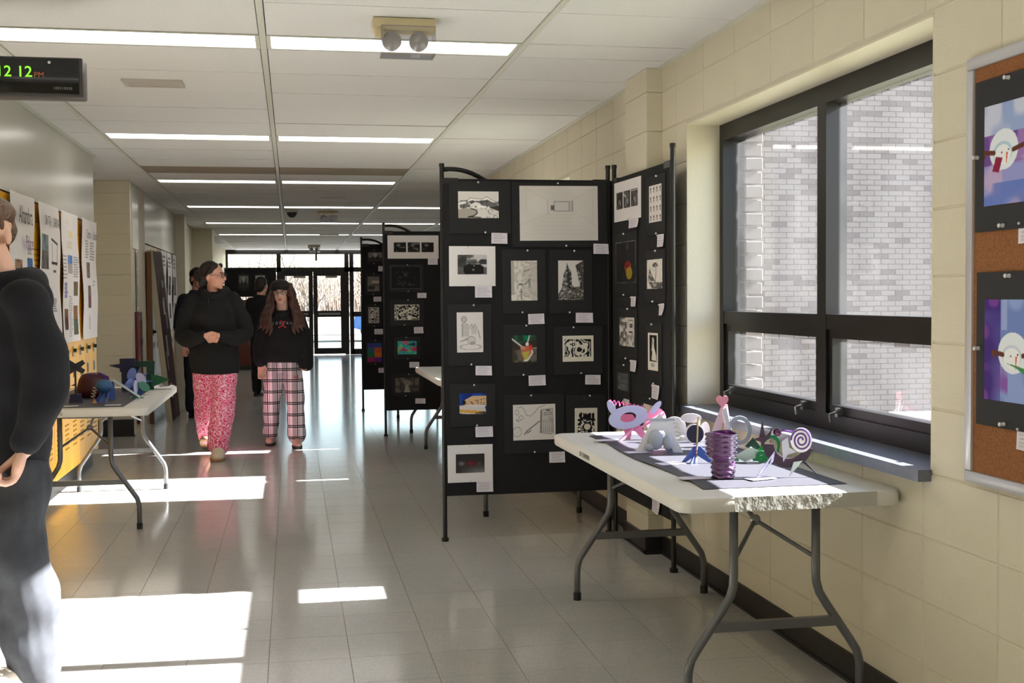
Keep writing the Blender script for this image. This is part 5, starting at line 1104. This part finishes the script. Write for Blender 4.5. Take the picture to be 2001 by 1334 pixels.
# -- first walker: black hoodie, pink patterned pants, looking at the other
g1 = person('person in black hoodie and pink patterned pants looking sideways, hands clasped', -.67, 10.6)
HM = Matrix.Translation((.0,-.02,1.575)) @ Matrix.Rotation(math.radians(72),4,'Z')
b = MB(); head(b, HM, 1.02); limb(b, [(0,.0,1.52,.055),(0,.015,1.44,.058),(0,.02,1.36,.07)])
b.rings([(0,.02,.80,.14,.10),(0,.02,.95,.145,.11),(0,.02,1.1,.13,.10),(0,.02,1.28,.16,.10),(0,.02,1.38,.13,.08),(0,.02,1.41,.06,.05)], 20)
for s in (-1,1):
    limb(b, [(s*.16,.02,1.35,.05),(s*.235,.03,1.10,.042),(s*.17,-.13,1.04,.034),(s*.055,-.215,1.06,.027)])
limb(b, [(-.085,.02,.84,.08),(-.09,.12,.5,.055),(-.10,.36,.16,.035)]); limb(b, [(.085,.02,.84,.08),(.06,-.1,.48,.055),(.03,-.16,.1,.035)])
hand(b, Matrix.Translation((-.06,-.215,1.065)) @ Euler((.3,-1.25,.25)).to_matrix().to_4x4(), -1, 1.0); hand(b, Matrix.Translation((.06,-.22,1.062)) @ Euler((.3,1.25,-.25)).to_matrix().to_4x4(), 1, 1.0)
merge(b, 'body', M_skin, g1, .0065, 2); face(g1, HM, 1.02); glasses(g1, HM, 1.02)
b = MB(); HS = HM
b.ell((0,.03,.045),(.086,.092,.086),20,14,HS); b.ell((0,.075,.0),(.074,.055,.085),16,12,HS); b.ell((0,.135,.0),(.045,.045,.048),14,10,HS); b.ell((.0,.09,-.06),(.06,.035,.06),14,10,HS)
for s in (-1,1): limb(b, [(s*.05,-.05,.09,.022),(s*.078,-.02,.06,.018),(s*.078,.03,.0,.016)], 10, 3, HS)
merge(b, 'hair', M_hair, g1, .008, 2, folds(.003,60))
b = MB()
b.rings([(0,.02,.725,.20,.145),(0,.02,.77,.212,.155),(0,.02,.9,.215,.16),(0,.02,1.1,.205,.155),(0,.02,1.28,.205,.14),(0,.02,1.37,.175,.12),(0,.02,1.43,.10,.09)], 28)
for s in (-1,1): limb(b, [(s*.155,.02,1.35,.085),(s*.225,.03,1.2,.085),(s*.255,.02,1.07,.08),(s*.19,-.12,1.03,.068),(s*.085,-.2,1.055,.048)])
limb(b, [(-.10,.05,1.44,.042),(0,.11,1.46,.05),(.10,.05,1.44,.042),(.06,-.07,1.41,.034),(0,-.1,1.385,.03),(-.06,-.07,1.41,.034),(-.10,.05,1.44,.042)])
hd = merge(b, 'hoodie', M_blackhood, g1, .009, 4, folds(.009,20,1))
MB().tube([(-.03,-.125,1.38),(-.035,-.145,1.33),(-.02,-.15,1.32)], .004, 6).build('drawstring', M_hair, hd)
b = MB(); b.rings([(0,.02,.70,.185,.13),(0,.02,.80,.18,.13),(0,.02,.88,.16,.12)], 24)
limb(b, [(-.085,.03,.76,.105),(-.10,.10,.5,.093),(-.105,.22,.3,.085),(-.105,.33,.15,.082)]); limb(b, [(.09,.02,.76,.108),(.075,-.07,.5,.105),(.05,-.13,.28,.10),(.03,-.16,.12,.098)])
M_leo = pattern_mat('pink_patterned_flannel', 'leopard'); merge(b, 'pants', M_leo, g1, .010, 3, folds(.008,20,2))
M_slip = mat('cream_slipper', (206,194,172), .8, noise=(30,.3,(190,176,152))); M_solet = mat('tan_sole', (160,120,90), .7)
shoe(g1, .03, -.22, .0, 0, M_slip, M_solet, .27, .062, 0, .10); shoe(g1, -.105, .36, .055, 0, M_slip, M_solet, .26, .055, -.45, .09)

# -- second walker: cap, long hair, printed black hoodie, plaid pants
g2 = person('person in black cap, glasses and printed black hoodie with plaid pants', -.088, 11.14)
HM = Matrix.Translation((-.015,-.02,1.425)) @ Matrix.Rotation(-.06,4,'Y') @ Matrix.Rotation(math.radians(-4),4,'Z')
b = MB(); head(b, HM, .92); limb(b, [(0,.0,1.37,.05),(0,.015,1.28,.055),(0,.02,1.2,.065)])
b.rings([(0,.02,.72,.13,.09),(0,.02,.9,.12,.09),(0,.02,1.14,.145,.09),(0,.02,1.22,.12,.07),(0,.02,1.26,.05,.05)], 20)
limb(b, [(-.14,.02,1.2,.045),(-.19,.04,.98,.038),(-.19,-.03,.78,.03)]); limb(b, [(.14,.02,1.2,.045),(.19,.03,.98,.038),(.195,-.04,.80,.03)])
limb(b, [(-.08,.02,.74,.07),(-.105,.08,.42,.05),(-.125,.2,.1,.035)]); limb(b, [(.08,.02,.74,.07),(.10,-.02,.4,.05),(.11,-.06,.1,.035)])
hand(b, Matrix.Translation((-.195,-.04,.775)), -1, .5); hand(b, Matrix.Translation((.195,-.05,.84)), 1, .6)
merge(b, 'body', M_skin2, g2, .0065, 2); face(g2, HM, .92); glasses(g2, HM, .92)
b = MB()
b.ell((0,.04,.03),(.088,.085,.09),18,12,HM)
for s in (-1,1):
    for k in range(4):
        limb(b, [(s*(.05+.010*k),-.02+.03*k,1.50,.022),(s*(.082+.008*k),-.02+.03*k,1.41,.024),(s*(.088+.016*k),-.06+.02*k,1.30,.023),(s*(.118+.020*k),-.10+.025*k,1.19,.026),(s*(.098+.030*k),-.125+.02*k,1.10+.012*k,.018),(s*(.118+.032*k),-.125+.02*k,1.04+.02*k,.009)], 10, 4)
limb(b, [(0,.08,1.46,.08),(0,.10,1.3,.10),(0,.11,1.12,.09)])
merge(b, 'hair', M_hair3, g2, .008, 1, folds(.005,50,3))
b = MB(); b.ell((0,.015,.062),(.094,.108,.066),22,12,HM); cap = merge(b, 'cap', mat('black_cap',(26,24,25),.8,noise=(30,.4,(44,40,40))), g2, .008, 2)
MB().rings([(0,-.06,.058,.085,.085),(0,-.065,.066,.088,.09),(0,-.06,.07,.08,.08)], 24, 2.2, HM).build('brim', MATS['black_cap'], cap, True); b = MB(); b.ell((.095,.03,.01),(.025,.03,.034),12,8,HM); b.build('headphone', M_blk, g2, True)
b = MB(); b.rings([(0,.02,.785,.185,.13),(0,.02,.82,.195,.14),(0,.02,.95,.185,.135),(0,.02,1.12,.185,.125),(0,.02,1.2,.155,.105),(0,.02,1.265,.085,.08)], 28)
limb(b, [(-.135,.02,1.19,.075),(-.19,.035,1.0,.072),(-.205,.0,.86,.064),(-.20,-.03,.795,.058)]); limb(b, [(.135,.02,1.19,.075),(.19,.03,1.0,.075),(.21,.0,.86,.07),(.205,-.04,.77,.072)])
limb(b, [(-.085,.05,1.26,.038),(0,.10,1.28,.045),(.085,.05,1.26,.038),(.04,-.07,1.235,.028),(-.04,-.07,1.235,.028),(-.085,.05,1.26,.038)])
hd = merge(b, 'hoodie', M_blackhood, g2, .009, 4, folds(.006,20,5))
bv = BVHTree.FromPolygons([v.co.copy() for v in hd.data.vertices], [tuple(p.vertices) for p in hd.data.polygons])
for i, ch in enumerate('JORDAN'): text_mesh(ch, .036, M_white, Matrix.Translation((-.083+.032*i,0,1.148)) @ TXT, 'chest_letter', hd, .0002, 'CENTER', .75, bv)
M_redp = mat('red_print', (190,30,40), .7)
for pts in (((-.012,1.175),(0,1.155),(.004,1.13)),((0,1.155),(.03,1.165)),((.004,1.13),(-.035,1.108)),((.004,1.13),(.038,1.105))):
    q = []
    for px, pz in pts:
        h = bv.ray_cast(Vector((px-.003,-2,pz)), Vector((0,1,0))); q.append((px-.003, h[0].y-.004 if h[0] else -.1, pz))
    MB().tube(q, .0055, 6).build('leaping_figure', M_redp, hd)
b = MB(); b.rings([(0,.02,.70,.17,.12),(0,.02,.8,.165,.12),(0,.02,.86,.15,.11)], 24)
limb(b, [(-.085,.03,.72,.095),(-.105,.07,.45,.082),(-.118,.13,.26,.074),(-.125,.18,.12,.072)]); limb(b, [(.085,.02,.72,.095),(.105,-.0,.45,.085),(.112,-.03,.26,.082),(.115,-.05,.1,.082)])
M_pl = pattern_mat('plaid_flannel', 'plaid'); pt = merge(b, 'pants', M_pl, g2, .010, 3, folds(.008,18,7))
bv = BVHTree.FromPolygons([v.co.copy() for v in pt.data.vertices], [tuple(p.vertices) for p in pt.data.polygons]); text_mesh('H', .07, M_redp, Matrix.Translation((.118,0,.645)) @ TXT, 'leg_letter', pt, .0002, 'CENTER', .9, bv); text_mesh('~', .07, mat('gold_print',(206,176,70),.7), Matrix.Translation((.155,0,.64)) @ TXT, 'leg_mark', pt, .0002, 'CENTER', .9, bv)
M_sn = mat('pale_pink_sneaker', (196,160,146), .6); M_sol = mat('dark_sole', (40,38,40), .7)
shoe(g2, .115, -.09, 0, .05, M_sn, M_sol, .24, .045); shoe(g2, -.125, .21, .0, -.1, M_sn, M_sol, .24, .045)

# -- boy at the left edge, walking past
bo = person('person with short brown hair in navy hoodie and baggy grey jeans', -1.02, 4.42, math.radians(-52))
HM = Matrix.Translation((0,-.035,1.605)) @ Matrix.Rotation(math.radians(34),4,'Z')
b = MB(); head(b, HM, 1.02); limb(b, [(0,-.015,1.54,.056),(0,.01,1.46,.06),(0,.02,1.38,.075)])
b.rings([(0,.02,.84,.15,.10),(0,.02,1.0,.14,.10),(0,.02,1.25,.165,.105),(0,.02,1.38,.14,.08),(0,.02,1.43,.06,.05)], 20)
limb(b, [(.175,.02,1.37,.052),(.24,.07,1.08,.045),(.235,-.025,.87,.031)]); limb(b, [(-.175,.02,1.37,.052),(-.225,.1,1.08,.045),(-.22,.06,.83,.032)])
hand(b, Matrix.Translation((.236,-.03,.868)) @ Euler((-.3,.05,-.5)).to_matrix().to_4x4() @ Matrix.Scale(1.25,4), 1, 1.15); hand(b, Matrix.Translation((-.22,.06,.82)), -1, .9)
limb(b, [(.09,.02,.86,.085),(.10,.0,.48,.06),(.09,.06,.1,.04)]); limb(b, [(-.09,.02,.86,.085),(-.10,-.16,.5,.06),(-.10,-.22,.1,.04)])
merge(b, 'body', M_skin2, bo, .0065, 2); face(bo, HM, 1.02)
b = MB(); b.ell((0,.026,.07),(.086,.096,.066),20,14,HM); b.ell((0,.075,.015),(.074,.042,.07),16,12,HM); b.ell((0,-.035,.09),(.072,.062,.04),16,10,HM)
for s in (-1,1): limb(b, [(s*.07,-.045,.07,.02),(s*.076,-.025,.035,.012),(s*.077,-.022,.01,.006)], 10, 3, HM)
merge(b, 'hair', M_hair2, bo, .007, 2, folds(.0015,90,2))
b = MB(); b.rings([(0,.02,.80,.175,.125),(0,.02,.85,.19,.14),(0,.02,1.0,.19,.145),(0,.02,1.2,.205,.145),(0,.02,1.34,.195,.125),(0,.02,1.41,.13,.095),(0,.02,1.45,.085,.075)], 28)
limb(b, [(.17,.02,1.36,.082),(.225,.05,1.2,.08),(.238,.05,1.06,.074),(.242,.01,.96,.068),(.235,-.02,.90,.055)]); limb(b, [(-.17,.02,1.36,.082),(-.23,.07,1.2,.08),(-.245,.1,1.06,.075),(-.235,.08,.95,.062),(-.225,.06,.87,.05)])
limb(b, [(.085,-.03,1.44,.026),(.095,.05,1.445,.036),(0,.125,1.42,.065),(-.095,.05,1.445,.036),(-.085,-.03,1.44,.026),(-.035,-.085,1.40,.024),(.035,-.085,1.40,.024),(.085,-.03,1.44,.026)]); b.ell((0,.13,1.36),(.12,.06,.10),18,10)
merge(b, 'hoodie', M_navy, bo, .009, 4, folds(.010,19,4))
b = MB(); b.rings([(0,.02,.72,.17,.12),(0,.02,.8,.17,.125),(0,.02,.88,.16,.12)], 24)
limb(b, [(.09,.02,.76,.105),(.105,.0,.5,.105),(.10,.04,.3,.105),(.092,.06,.15,.10),(.09,.06,.09,.095)]); limb(b, [(-.09,.02,.76,.105),(-.105,-.12,.5,.10),(-.10,-.2,.28,.10),(-.10,-.22,.12,.095)])
M_jean = mat('faded_grey_denim', (54,57,63), .85, noise=(9,.9,(33,35,40)), bump=(300,.05)); merge(b, 'jeans', M_jean, bo, .009, 3, folds(.013,17,6))
M_wsn = mat('white_sneaker', (214,206,196), .6)
s_ = shoe(bo, .09, .0, 0, 0, M_wsn, M_wsn, .29, .05); shoe(bo, -.10, -.26, 0, 0, M_wsn, M_wsn, .29, .05)
for k in range(4): MB().tube([(.06,-.04-.028*k,.088-.006*k),(.09,-.045-.028*k,.096-.007*k),(.12,-.04-.028*k,.088-.006*k)], .0035, 6).build('lace', M_wsn, s_)

# -- dark figures farther down the corridor
def walker(label, x, y, rz, h, hair, top, low):
    g = person(label, x, y, rz); k = h/1.71; Sc = Matrix.Scale(k, 4); HM = Sc @ Matrix.Translation((0,-.02,1.59))
    b = MB(); head(b, HM); limb(b, [(0,0,1.53,.055),(0,.02,1.38,.07)], M=Sc); b.rings([(0,.02,.8,.13,.09),(0,.02,1.25,.15,.09),(0,.02,1.41,.06,.05)], 18, 2, Sc)
    for s in (-1,1): limb(b, [(s*.16,.02,1.35,.045),(s*.21,.03,1.08,.038),(s*.20,-.04,.84,.03)], M=Sc); limb(b, [(s*.08,.02,.84,.07),(s*.09,.0,.1,.035)], M=Sc); hand(b, Sc @ Matrix.Translation((s*.20,-.05,.82)), s, .7)
    merge(b, 'body', M_skin, g, .009, 2); b = MB(); b.ell((0,.03,.05),(.088,.096,.085),18,12,HM); b.ell((0,.075,-.01),(.078,.05,.09),14,10,HM); merge(b, 'hair', hair, g, .010, 2, folds(.004,50)); face(g, HM)
    b = MB(); b.rings([(0,.02,.78,.18,.13),(0,.02,1.0,.19,.14),(0,.02,1.28,.19,.13),(0,.02,1.38,.15,.1),(0,.02,1.46,.08,.075)], 24, 2, Sc)
    for s in (-1,1): limb(b, [(s*.155,.02,1.35,.075),(s*.215,.03,1.1,.07),(s*.205,-.03,.87,.05)], M=Sc)
    merge(b, 'jacket', top, g, .013, 4, folds(.006,17)); b = MB(); b.rings([(0,.02,.74,.16,.115),(0,.02,.86,.16,.115)], 20, 2, Sc)
    for s in (-1,1): limb(b, [(s*.085,.02,.78,.095),(s*.095,.0,.45,.08),(s*.095,.01,.1,.07)], M=Sc)
    merge(b, 'pants', low, g, .013, 3, folds(.006,18))
    for s in (-1,1): shoe(g, s*.095*k, -.02, 0, s*.15, M_blk, M_sol, .27, .048)
M_dark2 = fabric('dark_grey_cloth', (34,36,44), (26,28,34))
walker('person in dark clothes beside the brown lockers, behind the walkers', -1.08, 14.3, .5, 1.74, M_hair, M_dark2, M_dark2)
walker('brown-haired person in dark clothes near the cream pier beyond the lockers', -.98, 15.3, -.3, 1.80, M_hair2, M_dark2, M_dark2)
walker('person in black seen from behind near the red cabinet', -.42, 17.1, PI*.85, 1.68, M_hair, M_blackhood, M_blackhood)

# far black screen and red-brown cabinet before the exit wall
t = thing('display_screen', 'low wide black display screen above the red-brown cabinet', 'display screen', (-.85, 24.0, 0)); bevel_box(-.45,-.02,1.42,.55,.02,1.98,.005,M_felt,'panel',t)
for x in (-.44,.54): MB().tube([(x,.03,0),(x,.03,2.0)], .0125, 10).build('pole', M_pole, t)
for i, (x, key) in enumerate(((-.1,'city'),(.22,'face'))):
    hang(front((-.85,24.0,0)), key, (x-.1,1.55,x+.14,1.88), (x-.07,1.6,x+.11,1.84), False, 140, -.0265)['label'] = ('grey print on the wide black screen near the exit, locker side','skull-like print on the wide black screen near the exit')[i]
t = thing('cabinet', 'red-brown wooden cabinet under the wide black screen', 'cabinet', (-.8, 23.7, 0)); M_rb = mat('red_brown_wood', (92,40,26), .5); MB().box(-.42,-.2,.08,.5,.2,1.36).build('body', M_rb, t); MB().box(-.4,-.2,0,.48,.18,.08).build('plinth', M_base, t)
for s in (-1,1):
    d = bevel_box(.04+s*.225-.215,-.22,.12,.04+s*.225+.215,-.2,1.32,.004,M_rb,'door',t); MB().ell((.04+s*.04,-.23,.75),(.012,.012,.012),10,8).build('knob', M_steel, d)
